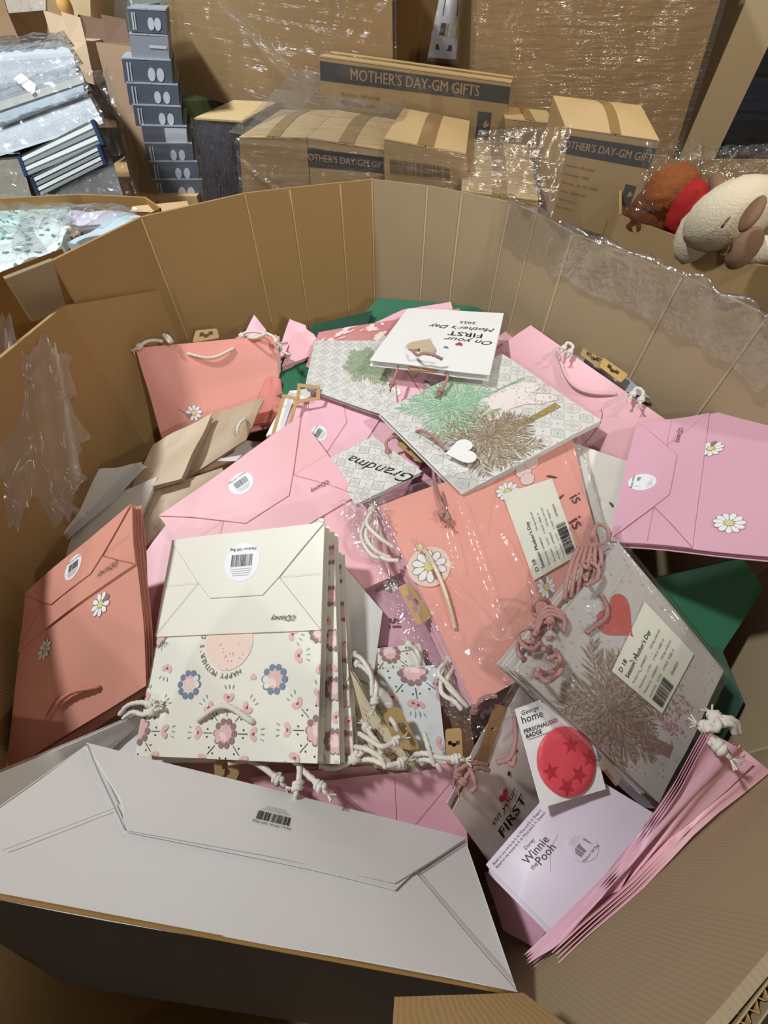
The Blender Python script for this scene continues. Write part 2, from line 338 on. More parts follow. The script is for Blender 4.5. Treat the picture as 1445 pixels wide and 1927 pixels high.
def knot_geo(p, d, r):
    p = Vector(p); d = Vector(d).normalized(); x = d.orthogonal().normalized(); y = d.cross(x); out = []
    coil = [p + d * (r * (-1.4 + 2.8 * i / 14)) + (x * cos(i * .95) + y * sin(i * .95)) * r * 1.15 for i in range(15)]
    out.append(tube(coil, r * .95, 6, True, 3))
    rnd = random.Random(int(p.x * 1e4) + int(p.y * 1e4)); e = p + d * r * 2.2; out.append(tube([p, e + d * r * 1.2], r * .9, 6, True))
    for k in range(7):
        q = x * rnd.uniform(-1, 1) + y * rnd.uniform(-1, 1); out.append(tube([e + d * r, e + d * r * 2.6 + q * r * 1.1, e + d * r * 3.6 + q * r * 2.0], r * .28, 4, False, 3))
    return join(out)
def cord(pts, parent, m=None, r=.0026, knots=(), name='cord_handle', seg=8):
    geo = [tube(pts, r, 7, True, seg)]
    if 0 in knots: geo.append(knot_geo(pts[0], Vector(pts[0]) - Vector(pts[1]), r))
    if 1 in knots: geo.append(knot_geo(pts[-1], Vector(pts[-1]) - Vector(pts[-2]), r))
    V, Fc = join(geo); return obj(name, V, Fc, m or CORDW, parent, smooth=True)
def cordp(px, parent, m=None, r=.0026, knots=(), name='cord_handle'): return cord([PZ(*p) for p in px], parent, m, r, knots, name)
def handle_on(S, parent, m=None, cu=.5, gap=.22, dip=.05, v=.93, r=.0026, skew=0.):   # cord lying on the face between two punched holes
    dv = dip / S.h; pts = [S.pt(cu - gap, v, -.002), S.pt(cu - gap, v - .005, .003)]
    for i in range(1, 6): t = i / 6; pts.append(S.pt(cu - gap + 2 * gap * t, v - dv * sin(pi * t) * (1 + skew * (t - .5)), .0045 + .003 * sin(pi * t)))
    pts += [S.pt(cu + gap, v - .005, .003), S.pt(cu + gap, v, -.002)]
    o = cord(pts, parent, m, r); return o
def hang_tag(a, b, c, d, parent, m=None, name='hang_tag', slot=True):    # kraft hanger card with a punched euro slot; corners in space
    S = Surf(a, b, c, d); w, h = S.w, S.h; rd = min(w, h) * .16
    lp = []
    for cx, cy, a0 in ((w - rd, rd, -pi / 2), (w - rd, h - rd, 0), (rd, h - rd, pi / 2), (rd, rd, pi)):
        for k in range(4): lp.append((cx + rd * cos(a0 + k * pi / 6), cy + rd * sin(a0 + k * pi / 6)))
    loops = [lp]
    if slot:
        cx, cy, q = w / 2, h * .60, min(w * .36, h * .6)
        sl = [(-q, -.3 * q), (-.35 * q, -.3 * q), (-.35 * q, -.0 * q), (.35 * q, -.0 * q), (.35 * q, -.3 * q), (q, -.3 * q), (q, .3 * q), (.4 * q, .32 * q), (.3 * q, .5 * q), (0, .62 * q), (-.3 * q, .5 * q), (-.4 * q, .32 * q), (-q, .3 * q)]
        sl = [(-x, -y) for x, y in sl]; loops.append([(cx + x, cy + y) for x, y in sl])
    vs, fs = fill2d(loops)
    V = [S.pt(x / w, y / h, 0) for x, y in vs] + [S.pt(x / w, y / h, -.0012) for x, y in vs]; n = len(vs)
    Fc = [f for f in fs] + [tuple(i + n for i in f[::-1]) for f in fs]
    ed = {}
    for f in fs:
        for i in range(len(f)): e = (f[i], f[(i + 1) % len(f)]); ed[e] = 1
    for (i, j) in list(ed):
        if (j, i) not in ed: Fc.append((i, i + n, j + n, j))
    return obj(name, V, Fc, m or KRAFT, parent)
def tag_px(pts, parent, m=None, slot=True, name='hang_tag'): return hang_tag(*[PZ(*p) for p in pts], parent, m, name, slot)
def slab2d(S, pts, h, th, name, m, parent, label=None):   # thin flat outline (metres on S) lying on a sheet
    V = [S.pt(x / S.w, y / S.h, h) for x, y in pts] + [S.pt(x / S.w, y / S.h, h - th) for x, y in pts]; n = len(pts)
    Fc = [tuple(range(n)), tuple(range(2 * n - 1, n - 1, -1))] + [(i, i + n, (i + 1) % n + n, (i + 1) % n) for i in range(n)]
    return obj(name, V, Fc, m, parent, label=label)
# ------------------------------------------------------------------ gift bags
def bag_body(root, S, m, T=.006, inner=None, mb=None):
    sheet(S, 'front_panel', m, root, 0, .0007)
    sheet(S, 'side_gusset', inner or m, root, -T * .33, .0006, .006, .994, .006, .99, 6, 6)
    sheet(S, 'side_gusset', inner or m, root, -T * .66, .0006, .004, .996, .004, .985, 6, 6)
    sheet(S, 'back_panel', mb or m, root, -T, .0007, -.004, 1.004, 0, 1.0)
def new_bag(name, label, S, m, T=.006, inner=None, mb=None, group=None, cat='gift bag'):
    c = (S.a + S.b + S.c + S.d) / 4 - S.n * T; root = thing(name, label, cat, c, group); bag_body(root, S, m, T, inner, mb); return root
def sticker(S, cx, cy, r, root, h, a=0., m=None):
    st = slab2d(S, circ(cx, cy, r, 28), h + .0003, .0002, 'barcode_sticker', m or STICK, root)
    A = Art(S, h + .0004); A.barcode(cx, cy - r * .08, r * 1.15, r * .62, a)
    for i in range(4): A.line([rot2((-r * (.62 - .06 * i), r * (.36 + .11 * i)), a, (cx, cy)), rot2((r * (.62 - .06 * i), r * (.36 + .11 * i)), a, (cx, cy))], r * .035, LINE)
    A.text('Medium Gift Bag', *rot2((0, -r * .66), a, (cx, cy)), r * .22, INK, a); A.build(st, 'barcode')
def bottom_panel(root, S, vp, m, line, stick=None, disney=None, sr=.021, sa=0., x0=.25, apex=.5, lift=.0):
    e = .0035; h = .0018; v1 = vp
    bp = rows_slab(S, [(v1 * j / 5, 0, 1) for j in range(6)], h, .0008, 'bottom_panel', m, root, 8)
    ns = 6
    for sg in (0, 1):
        rows = [(v1 * j / ns, (1 - x0 * (1 - abs(2 * j / ns - 1)) if sg else 0), (1 if sg else x0 * (1 - abs(2 * j / ns - 1)))) for j in range(ns + 1)]
        rows_slab(S, rows, h + .0006, .0004, 'tucked_corner', m, bp, 4)
    rows_slab(S, [(v1 * (apex + (1 - apex) * j / 4), x0 * (1 - j / 4), 1 - x0 * (1 - j / 4)) for j in range(5)], h + .0012, .0004, 'glued_flap', m, bp, 8)
    rows = [(v1 * apex * j / 4, x0 * j / 4, 1 - x0 * j / 4) for j in range(5)] + [(v1 * (apex + .16), x0 + .09, 1 - x0 - .09)]
    rows_slab(S, rows, h + .0024, .0006, 'glued_flap', m, bp, 8)
    A = Art(S, h + .0026, .00002); W_, H_ = S.w, S.h  # thin darker strips paint crease shade along with fold wear
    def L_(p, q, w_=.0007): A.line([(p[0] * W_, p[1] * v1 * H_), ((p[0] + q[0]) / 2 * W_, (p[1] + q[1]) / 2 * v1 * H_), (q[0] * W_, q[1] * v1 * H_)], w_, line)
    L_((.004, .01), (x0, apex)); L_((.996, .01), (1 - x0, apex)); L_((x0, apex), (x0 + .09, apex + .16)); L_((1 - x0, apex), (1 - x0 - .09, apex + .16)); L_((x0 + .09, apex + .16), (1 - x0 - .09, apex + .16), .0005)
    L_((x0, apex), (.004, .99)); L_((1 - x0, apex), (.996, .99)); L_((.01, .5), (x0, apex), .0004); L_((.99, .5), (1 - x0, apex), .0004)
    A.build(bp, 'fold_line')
    if stick: sticker(S, *S.m(*stick), sr, bp, h + .0026, sa)
    if disney:
        x, y = S.m(*disney); A = Art(S, h + .003); A.text('©Disney', x, y, .0105, GINK, 0, .2); A.build(bp, 'print')
    return bp
# ------------------------------------------------------------------ film
def film(S, name, m, parent, nu=40, nv=40, u0=-.05, u1=1.05, v0=-.05, v1=1.05, h=.004, amp=.004, sc=9, drop=0., edge=.05, ridges=(), seed=0, fine=0., ends=0., rag=0.):
    V = []; UV = []
    for j in range(nv + 1):
        for i in range(nu + 1):
            u = u0 + (u1 - u0) * i / nu; v = v0 + (v1 - v0) * j / nv
            x, y = u * S.w * sc, v * S.h * sc
            if rag: u, v = u + (i / nu - .5) * 2 * rag * (noise.noise(Vector((v * 5, seed, 1))) - .5 + .5 * noise.noise(Vector((v * 19, seed, 3)))), v + (j / nv - .5) * 2 * rag * (noise.noise(Vector((u * 5, seed, 7))) - .5 + .5 * noise.noise(Vector((u * 19, seed, 9))))
            n1 = noise.noise(Vector((x * 3, y * 3, seed))); n2 = 1 - 2 * abs(noise.noise(Vector((x * 5 + 7, y * 5, seed + 3)))); n3 = 1 - 2 * abs(noise.noise(Vector((x * 13 + 7, y * 13, seed + 5))))
            out = max(0, -u, u - 1) * S.w + max(0, -v, v - 1) * S.h; k = min(1, out / edge) if edge else 0
            hh = h + amp * (.6 * n1 + .4 * n2) + fine * n3 * (1 + 3 * k) - drop * k * k * (3 - 2 * k) + ends * k * n2
            for (x0, y0, x1, y1, A, wd) in ridges:
                dx, dy = x1 - x0, y1 - y0; l2 = dx * dx + dy * dy; px, py = u * S.w - x0, v * S.h - y0; t = (px * dx + py * dy) / l2
                dist = sqrt((px - dx * min(max(t, 0), 1)) ** 2 + (py - dy * min(max(t, 0), 1)) ** 2)
                hh += A * exp(-(dist / wd) ** 2) * (1 if 0 < t < 1 else exp(-(dist / wd) ** 2))
            V.append(S.pt(u, v, hh)); UV.append((u * S.w, v * S.h))
    k = nu + 1; Fc = [(j * k + i, j * k + i + 1, (j + 1) * k + i + 1, (j + 1) * k + i) for j in range(nv) for i in range(nu)]
    return obj(name, V, Fc, m, parent, smooth=True, uvs=UV)
def boxm(o, ex, ey, ez, name, m, parent, label=None, uv=True):
    o, ex, ey, ez = map(Vector, (o, ex, ey, ez)); fs = [(o, ex, ey), (o + ez, ex, ey), (o, ex, ez), (o + ey, ex, ez), (o, ey, ez), (o + ex, ey, ez)]
    V = [o, o + ex, o + ex + ey, o + ey, o + ez, o + ex + ez, o + ex + ey + ez, o + ey + ez]
    return obj(name, V, [(0, 3, 2, 1), (4, 5, 6, 7), (0, 1, 5, 4), (1, 2, 6, 5), (2, 3, 7, 6), (3, 0, 4, 7)], m, parent, label=label)
def blob(c, r, m, name, parent, n=(16, 12), rough=0., seed=0, axes=None, label=None):   # smooth ellipsoid with optional fuzz
    c = Vector(c); ax = axes or (Vector((1, 0, 0)), Vector((0, 1, 0)), Vector((0, 0, 1))); V = []; nu, nv = n
    for j in range(nv + 1):
        for i in range(nu):
            t = 2 * pi * i / nu; f = pi * j / nv; d = Vector((sin(f) * cos(t), sin(f) * sin(t), cos(f))); k = 1 + rough * noise.noise(d * 6 + Vector((seed, 0, 0)))
            V.append(c + (ax[0] * d.x * r[0] + ax[1] * d.y * r[1] + ax[2] * d.z * r[2]) * k)
    Fc = [(j * nu + i, (j + 1) * nu + i, (j + 1) * nu + (i + 1) % nu, j * nu + (i + 1) % nu) for j in range(nv) for i in range(nu)]
    return obj(name, V, Fc, m, parent, smooth=True, label=label)
# ================================================================== SETTING
def quad_slab(name, x0, x1, y0, y1, z0, z1, m):
    o = boxm((x0, y0, z0), (x1 - x0, 0, 0), (0, y1 - y0, 0), (0, 0, z1 - z0), name, m, None); o['kind'] = 'structure'; return o
CONC = mat('concrete_floor', '5A5249', .6, .2, 30, .15); WALLM = mat('warehouse_wall', '8C8377', .8, .05, 20, .1); POSTM = mat('cream_painted_steel', 'CBB894', .45, .03, 60, .04)
quad_slab('floor', -4, 4, -2.5, 7, -.1, 0, CONC)
quad_slab('wall_back', -4, 4, 7, 7.15, 0, 4.2, WALLM)
# steel post right of the tall wrapped carton
pz0 = PY(1404, 0, 2.15); pz1 = PY(1475, 0, 2.15)
post = boxm((pz0.x, 2.15, 0), (pz1.x - pz0.x + .02, 0, 0), (0, .15, 0), (0, 0, 3.6), 'trim_post', POSTM, None); post['kind'] = 'structure'
# ================================================================== THE OCTAGONAL BIN
RZ = -.28
def plan(x, y, z): p = PZ(x, y, z); return (p.x, p.y)
bin_ = thing('cardboard_bin', 'large octagonal corrugated cardboard bin heaped with paper gift bags', 'bin', (0, .5, 0))
TH = .007; BOT = .14
rim = [  # plan x, y, rim height above the floor; every corner is a crease in the board
    (plan(100, 490, RZ), RZ), (plan(265, 409, RZ), RZ), (plan(460, 364, RZ), RZ), (plan(545, 354, RZ), RZ), (plan(640, 344, RZ), RZ), (plan(700, 338, RZ), RZ),
    (plan(805, 350, RZ), RZ), (plan(870, 362, RZ), RZ), (plan(960, 381, RZ), RZ), (plan(1010, 402, RZ), RZ), (plan(1078, 440, RZ), RZ), (plan(1285, 520, RZ), RZ), (plan(1445, 596, RZ), RZ),
    ((.565, .33), -.30), ((.462, .098), -.335), ((.19, -.067), -.36), ((.115, -.112), -.37)]
def wallseg(p0, z0, p1, z1, name='wall_panel', m=CARD, bot=BOT, inner=0., parent=bin_, zb0=None, zb1=None, tp=True):
    a = Vector((p0[0], p0[1], zb0 if zb0 is not None else bot)); b = Vector((p1[0], p1[1], zb1 if zb1 is not None else bot))
    d = Vector((p1[0], p1[1], CAMZ + z1)); c = Vector((p0[0], p0[1], CAMZ + z0))
    S = Surf(b, a, c, d)          # normal towards the inside
    if S.n.dot(Vector((0, .5, .9)) - (a + b) / 2) < 0: S = Surf(a, b, d, c)
    sheet(S, name, m, parent, inner, TH - .001, nu=1, nv=1); return S
for i in range(len(rim) - 1):
    (p0, z0), (p1, z1) = rim[i], rim[i + 1]
    wallseg(p0, z0, p1, z1, m=CARD if i < 5 else CARDG)  # right-hand panels use the board greyed for cooler light
# raised crease beads where the board is folded
for i in range(1, len(rim) - 2):
    (p, z) = rim[i]; c = Vector((p[0], p[1], 0)); inn = (Vector((0, .5, 0)) - c).normalized() * .0005
    V, Fc = tube([c + inn + Vector((0, 0, BOT)), c + inn + Vector((0, 0, CAMZ + z - .002))], .0022, 6, False); obj('crease', V, Fc, CARD if i < 6 else CARDG, bin_, smooth=True)
# leaning corner flap at the left
f0, f1, f2, f3 = PZ(100, 490, RZ), PZ(10, 525, RZ), PZ(62, 606, -.36), PZ(125, 580, -.36)
Sf = Surf(f3, f0, f1, f2) if ((f0 - f3).cross(f2 - f3)).dot(CAM - f0) > 0 else Surf(f2, f1, f0, f3)
sheet(Sf, 'corner_flap', CARDG, bin_, 0, .006, nu=2, nv=2)
# inner liner with the lower rim, left side
A0, A1 = Vector((*rim[1][0], 0)), Vector((*rim[0][0], 0)); dn = (A1 - A0).normalized(); inn = Vector((-dn.y, dn.x, 0))
if inn.dot(Vector((0, .5, 0)) - A0) < 0: inn = -inn
def on_wall(x, y, off=.009):     # ray meets the left wall plane
    r = ray(x, y); q = A0 + inn * off; t = (q - CAM).dot(inn) / r.dot(inn); return CAM + r * t
l0, l1 = on_wall(298, 546), on_wall(120, 576)
wallseg((l1.x, l1.y), l1.z - CAMZ, (l0.x, l0.y), l0.z - CAMZ, 'liner_panel', CARDL)
wallseg((-.575, .33), l1.z - CAMZ - .0, (l1.x, l1.y), l1.z - CAMZ, 'liner_panel', CARDL)
wallseg((-.52, .03), l1.z - CAMZ, (-.575, .33), l1.z - CAMZ, 'liner_panel', CARDL)
wallseg((-.36, -.19), -.45, (-.52, .03), -.42, 'liner_panel', CARDL)
wallseg((-.14, -.275), -.75, (-.36, -.19), -.70, 'liner_panel', CARDL)
wallseg((.02, -.172), -.75, (-.14, -.275), -.75, 'liner_panel', CARDL)
# near flap folded in under the lens side, lower right
nf = [PZ(742, 1876, -.42), PZ(985, 1868, -.44), PZ(1110, 1960, -.38), PZ(735, 1990, -.38)]
sheet(Surf(nf[3], nf[2], nf[1], nf[0]), 'folded_flap', CARDL, bin_, 0, .006, nu=3, nv=2)
# open fluting of the double-wall board along the near right rim
ea, eb = Vector((.475, .128, CAMZ - .330)), Vector((.10, -.122, CAMZ - .372))
dr = (eb - ea).normalized(); sd = Vector((dr.y, -dr.x, 0)).normalized()
if sd.dot(Vector((0, .5, 0)) - Vector((ea.x, ea.y, 0))) > 0: sd = -sd
for k in (1, 2, 3):
    o0 = ea + sd * (TH + (k - 1) * .0062); e0 = eb + sd * (TH + (k - 1) * .0062)
    prism([o0, e0, e0 - Vector((0, 0, .12)), o0 - Vector((0, 0, .12))], sd * .0009, 'outer_liner', CARDG, bin_)
for k in (1, 2):
    V = []; Fc = []; n = 190; Lg = (eb - ea).length
    for i in range(n + 1):
        s_ = Lg * i / n; q = ea + dr * s_ + sd * (TH + (k - 1) * .0062 + .0031 + .0026 * sin(2 * pi * s_ / .0085 + k)) + Vector((0, 0, -.0015))
        V += [q, q - Vector((0, 0, .06)), q + dr * .0007, q + dr * .0007 - Vector((0, 0, .06))]
    for i in range(n): b = 4 * i; Fc += [(b, b + 4, b + 5, b + 1), (b + 2, b + 3, b + 7, b + 6), (b, b + 2, b + 6, b + 4)]
    o = obj('fluting', V, Fc, CARDL, bin_); o['kind'] = 'stuff'
# bin floor and pallet feet
fp = [Vector((p[0], p[1], .12)) for p, z in rim] + [Vector((x, y, .12)) for x, y in ((.02, -.172), (-.14, -.275), (-.36, -.19), (-.52, .03), (-.575, .33))]
prism(fp, Vector((0, 0, .02)), 'bin_floor', CARDG, bin_)
for k in range(3): boxm((-.35, -.05 + .5 * k, 0), (.7, 0, 0), (0, .1, 0), (0, 0, .12), 'pallet_block', KRAFT, bin_)
# torn line on the right wall: a ragged lifted edge
tp = [PZ(1278, 530, -.3), PZ(1262, 575, -.34), PZ(1240, 612, -.385), PZ(1222, 640, -.42), PZ(1205, 655, -.44), PZ(1193, 690, -.485)]
V, Fc = tube([Vector((p.x * .985, p.y * .985 , p.z)) for p in tp], .003, 5, False, 4, taper=lambda t: .6 + .6 * sin(40 * t) ** 2); obj('torn_edge', V, Fc, CARDL, bin_)
# stretch film wound over the right rim
def rim_film(pts, hgt, name, seed, out=.012, m=FILMC, amp=.008):
    C_ = catmull(pts, 14); V = []; UV = []; n = len(C_); k = 15; sl = 0
    for i, c in enumerate(C_):
        if i: sl += (c - C_[i - 1]).length
        cc = Vector((0, .5, c.z)); o_ = (c - cc).normalized()
        for j in range(k):
            t = j / (k - 1); nz = noise.noise(Vector((sl * 26, t * 3, seed))); n2 = 1 - 2 * abs(noise.noise(Vector((sl * 9, t * 9, seed + 4))))
            off = -out + (out * 3.2) * max(0, t - .45) / .55; zz = sin(min(1, t / .55) * pi / 2)
            z = c.z + .012 - hgt * (1 - zz) - (.12 * max(0, t - .55) / .45)
            V.append(Vector((c.x, c.y, z)) + o_ * (off + amp * nz) + Vector((0, 0, amp * n2 * .7 + .01 * nz))); UV.append((sl, t * .12))
    Fc = [(i * k + j, i * k + j + 1, (i + 1) * k + j + 1, (i + 1) * k + j) for i in range(n - 1) for j in range(k - 1)]
    return obj(name, V, Fc, m, bin_, smooth=True, uvs=UV)
rim_film([PZ(955, 380, RZ), PZ(1010, 402, RZ), PZ(1080, 440, RZ), PZ(1180, 478, RZ), PZ(1285, 520, RZ), PZ(1380, 565, RZ), PZ(1450, 600, RZ), PZ(1520, 650, RZ)], .085, 'stretch_film', 3)
# film hanging inside the left wall
Sl = Surf(on_wall(0, 1000, .10), on_wall(150, 985, .05), on_wall(215, 800, .05), on_wall(0, 575, .10))
Sl = Surf(PZ(-60, 990, -.50), PZ(185, 1000, -.56), PZ(150, 650, -.39), PZ(-70, 560, -.27))
HANG = film_mat('hanging_poly', .6, .12, .2, (14, 14, 5), .5)
film(Sl, 'stretch_film', HANG, bin_, 70, 60, 0, 1, 0, 1, .0, .02, 2.2, 0, 0, seed=11, rag=.16, ridges=[(Sl.w * a, 0, Sl.w * b, Sl.h, .010, .012) for a, b in ((.1, .45), (.7, .5), (.95, .8))])
# ================================================================== THE BAGS
def mk(name, label, pts, m, T=.006, bulge=.004, wav=.006, seed=1, group=None, inner=None, mb=None, curl=0., cat='gift bag'):
    S = S4(pts, bulge, wav, seed, curl); return S, new_bag(name, label, S, m, T, inner, mb, group, cat)
# --- palm bag, top of the heap
S, R = mk('gift_bag', 'white tile-patterned gift bag with green and brown palms and a white heart tag', [(1132, 790, -.485), (945, 665, -.485), (711, 776, -.51), (868, 930, -.515)], GREYW, .010, .003, .004, 2)
A = Art(S); A.tiles()
def mp(x, y): return S.m(x, y)
A.palm(*mp(842, 765), .088, PALMG, PALMG2, mp(985, 712), PALMG, .004)
# big cat standing between the palms
CATW = mat('cat_print_white', 'E9E0DA', .5)
B = [mp(*q) for q in ((895, 770), (903, 752), (925, 745), (950, 728), (985, 718), (1010, 720), (1016, 730), (1000, 740), (1040, 742), (1052, 752), (1020, 760), (985, 762), (960, 770), (940, 790), (915, 792), (900, 785))]
A.poly(B, CATW); A.line(B, .001, CORAL, True); rnd = random.Random(4)
for k in range(95):
    x, y = rnd.uniform(915, 1035), rnd.uniform(722, 785); ya = 748 - (x - 915) * .08
    if abs(y - ya) < 17: A.poly(heart(*mp(x, y), .0016, rnd.random() * 6, 7), CORAL)
A.palm(*mp(915, 822), .092, PALMB, PALMB2, mp(1050, 762), TRUNK, .012); A.build(R)
ht = [S.m(x, y) for x, y in ((833, 840), (860, 828), (885, 836), (900, 858), (912, 866), (895, 885), (860, 890), (840, 882), (832, 868), (822, 872), (815, 862), (828, 852))]
hc = S.m(868, 860); ang = -pi * .48
hx = slab2d(S, heart(hc[0], hc[1], .030, pi * .86, 30), .014, .0006, 'heart_tag', WHITE, R)
cordp([(783, 812, -.51), (795, 811, -.495), (815, 822, -.49), (832, 838, -.495), (838, 848, -.50)], R, CORDP, .003)
cordp([(760, 827, -.535), (742, 822, -.53), (727, 832, -.535), (730, 850, -.54)], R, CORDP, .003, (1,))
cordp([(815, 880, -.53), (818, 910, -.52), (827, 940, -.515), (838, 962, -.515), (842, 975, -.515)], R, CORDP, .003, (1,))
cordp([(822, 885, -.53), (830, 915, -.525), (836, 945, -.52), (832, 965, -.515)], R, CORDP, .003, (1,))
tag_px([(792, 872, -.545), (812, 850, -.545), (768, 815, -.54), (745, 835, -.54)][::1], R)
# --- white card bag with greeting
S, R = mk('gift_bag', 'small white greeting gift bag lying upside down on top with brown heart tag', [(948, 589, -.455), (767, 580, -.46), (695, 678, -.47), (921, 706, -.465)], WHITE, .012, .002, .002, 3)
A = Art(S); g = .0165
for t, x, y, s_, sh, b in (('On your', 884, 642, .020, .35, 0), ('FIRST', 876, 629.5, .022, 0, .006), ("Mother's Day", 870, 617.5, .018, .35, 0), ('2025', 880, 607.5, .013, 0, 0)):
    A.text(t, *S.m(x, y), s_, INK, 0, sh, b, 'CENTER', 1.4)
A.poly(heart(*S.m(864, 648), .008), RED); A.poly(heart(*S.m(839, 654), .0055), SLATE); A.build(R)
slab2d(S, heart(*S.m(795, 655), .031, -.25, 30), .006, .0006, 'heart_tag', TAUPE, R)
cordp([(832, 676, -.45), (815, 668, -.44), (798, 665, -.44), (785, 668, -.445), (776, 660, -.45)], R, CORDP, .003)
cordp([(770, 682, -.475), (752, 690, -.48), (744, 705, -.485), (738, 722, -.49)], R, CORDP, .003, (1,))
cordp([(838, 696, -.475), (842, 710, -.48), (838, 722, -.485), (830, 735, -.49)], R, CORDP, .003, (1,))
tag_px([(825, 700, -.475), (825, 686, -.472), (770, 681, -.472), (771, 695, -.475)], R)
# --- pink bag at the right wall
S, R = mk('gift_bag', 'large pale pink gift bag with white cord handle below the right wall', [(845, 722, -.62), (1110, 985, -.635), (1253, 790, -.455), (1000, 613, -.455)], PINK, .016, .006, .008, 5)
handle_on(S, R, mat('blush_cord', 'E7BDB8', .8, .5, 900), .50, .21, .03, .94, .0035, .8)
A = Art(S); c = S.m(1075, 735); A.line([S.m(*q) for q in ((1095, 840), (1112, 822), (1128, 800), (1134, 782), (1132, 770))], .0012, BRINK); A.build(R)
cordp([(1060, 655, -.445), (1068, 645, -.44), (1078, 652, -.44), (1072, 662, -.445)], R, CORDW, .003, (0, 1))
cordp([(1190, 742, -.445), (1198, 730, -.44), (1210, 738, -.44), (1206, 752, -.445)], R, CORDW, .003, (0, 1))
S2 = S4([(1052, 648, -.472), (1170, 735, -.472), (1225, 750, -.46), (1090, 628, -.455)]); R2 = new_bag('gift_bag', 'grey gift bag with two kraft hangers tucked behind the large pink bag', S2, mat('blue_grey_paper', '9FA3AA', .5), .01)
tag_px([(1092, 668, -.455), (1130, 695, -.455), (1145, 678, -.45), (1098, 652, -.45)], R2); tag_px([(1128, 690, -.452), (1168, 720, -.452), (1182, 705, -.445), (1135, 672, -.445)], R2, mat('kraft_light', 'CDA868', .7))
S, R = mk('gift_bag', 'rose gift bag edge standing between white greeting bag and pale pink bag', [(845, 700, -.53), (925, 685, -.53), (1005, 612, -.52), (975, 606, -.52)], PINK2, .01, 0, 0, 6)
# --- right: pink bag with its folded bottom and flowered face
S, R = mk('gift_bag', 'lilac-pink gift bag leaning on right wall, folded bottom and daisy print showing', [(1200, 800, -.475), (1145, 1020, -.50), (1500, 1052, -.375), (1480, 752, -.375)], LILAC, .008, .0, .006, 8)
vp = (S.inv(1285, 790)[1] + S.inv(1370, 1068)[1]) / 2
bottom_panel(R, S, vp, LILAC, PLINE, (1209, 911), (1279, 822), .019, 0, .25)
A = Art(S)
A.daisy(*S.m(1337, 845), .0165); A.daisy(*S.m(1372, 985), .0165); A.poly(petal(*S.m(1303, 815), .012, .006, .8), LEAF); A.line(circ(*S.m(1310, 825), .006, 10), .0006, LINE, True); A.line(circ(*S.m(1308, 812), .005, 8), .0006, LINE, True)
A.build(R)
# --- dark green card items under it
S, R = mk('gift_bag', 'plain dark green gift bag under lilac-pink bag by right wall', [(1225, 1090, -.56), (1345, 1250, -.60), (1438, 1105, -.52), (1395, 1050, -.50)], GREEN, .008, 0, .003, 9)
S, R = mk('gift_bag', 'darker green gift bag beneath the wrapped palm pack', [(1160, 1130, -.60), (1300, 1500, -.70), (1400, 1320, -.60), (1300, 1085, -.56)], DGREEN, .03, 0, .003, 10)
# --- far green bags and rose blossom paper at the back wall
S, R = mk('gift_bag', 'green gift bag against the far wall behind white greeting bag', [(640, 640, -.56), (930, 650, -.55), (925, 580, -.50), (712, 560, -.50)], GREEN, .012, 0, .004, 11)
S, R = mk('gift_bag', 'dark green gift bag in the far corner left of the green one', [(560, 660, -.56), (680, 650, -.56), (700, 585, -.51), (590, 610, -.52)], DGREEN, .012, 0, .004, 12)
S, R = mk('gift_bag', 'dusty rose gift bag printed with white blossoms under greeting bag', [(575, 690, -.552), (780, 750, -.56), (865, 580, -.478), (600, 625, -.505)], ROSE, .008, .006, .006, 13)
A = Art(S); rnd = random.Random(8)
for k in range(26):
    x, y, a = rnd.uniform(.0, S.w), rnd.uniform(.0, S.h), rnd.random() * 6
    for q in range(5): A.poly(petal(x, y, .017, .011, a + q * .75), LPINK)
    A.poly(petal(x + .022 * cos(a + 4), y + .022 * sin(a + 4), .018, .006, a), LPINK); A.poly(petal(x - .02 * cos(a + 4), y - .03 * sin(a + 4), .015, .005, a + 2), GREYW)
A.build(R)
S, R = mk('gift_bag', 'blush gift bag with small leaves half hidden at far wall', [(700, 610, -.50), (860, 610, -.50), (848, 568, -.48), (760, 582, -.485)], PINK2, .006, 0, .002, 14)
# tile bag with green palm, left of greeting bag
S, R = mk('gift_bag', 'pale tile-patterned gift bag with palm crown left of the greeting bag', [(735, 640, -.495), (592, 640, -.51), (574, 730, -.53), (750, 790, -.535)], GREYW, .008, .003, .004, 15)
A = Art(S); A.tiles(.03); A.palm(*S.m(690, 690), .055, PALMG, PALMB2); A.build(R)
S, R = mk('gift_bag', 'mid green gift bag between blossom bag and tile-patterned bag', [(520, 745, -.57), (600, 760, -.57), (600, 665, -.55), (532, 672, -.55)], GREEN, .006, 0, .002, 16)
# daisy bag under the greeting bag
S, R = mk('gift_bag', 'rose gift bag with daisies just below the white greeting bag', [(700, 760, -.535), (850, 775, -.535), (860, 680, -.51), (705, 672, -.51)], PINK2, .006, .003, .002, 17)
A = Art(S); A.daisy(*S.m(812, 722), .017); A.daisy(*S.m(745, 738), .012); A.line([S.m(*q) for q in ((765, 698), (778, 718), (790, 736))], .001, BRINK); A.line([S.m(*q) for q in ((790, 700), (765, 735))], .001, BRINK); A.poly(petal(*S.m(775, 712), .016, .008, .8), LEAF); A.build(R)
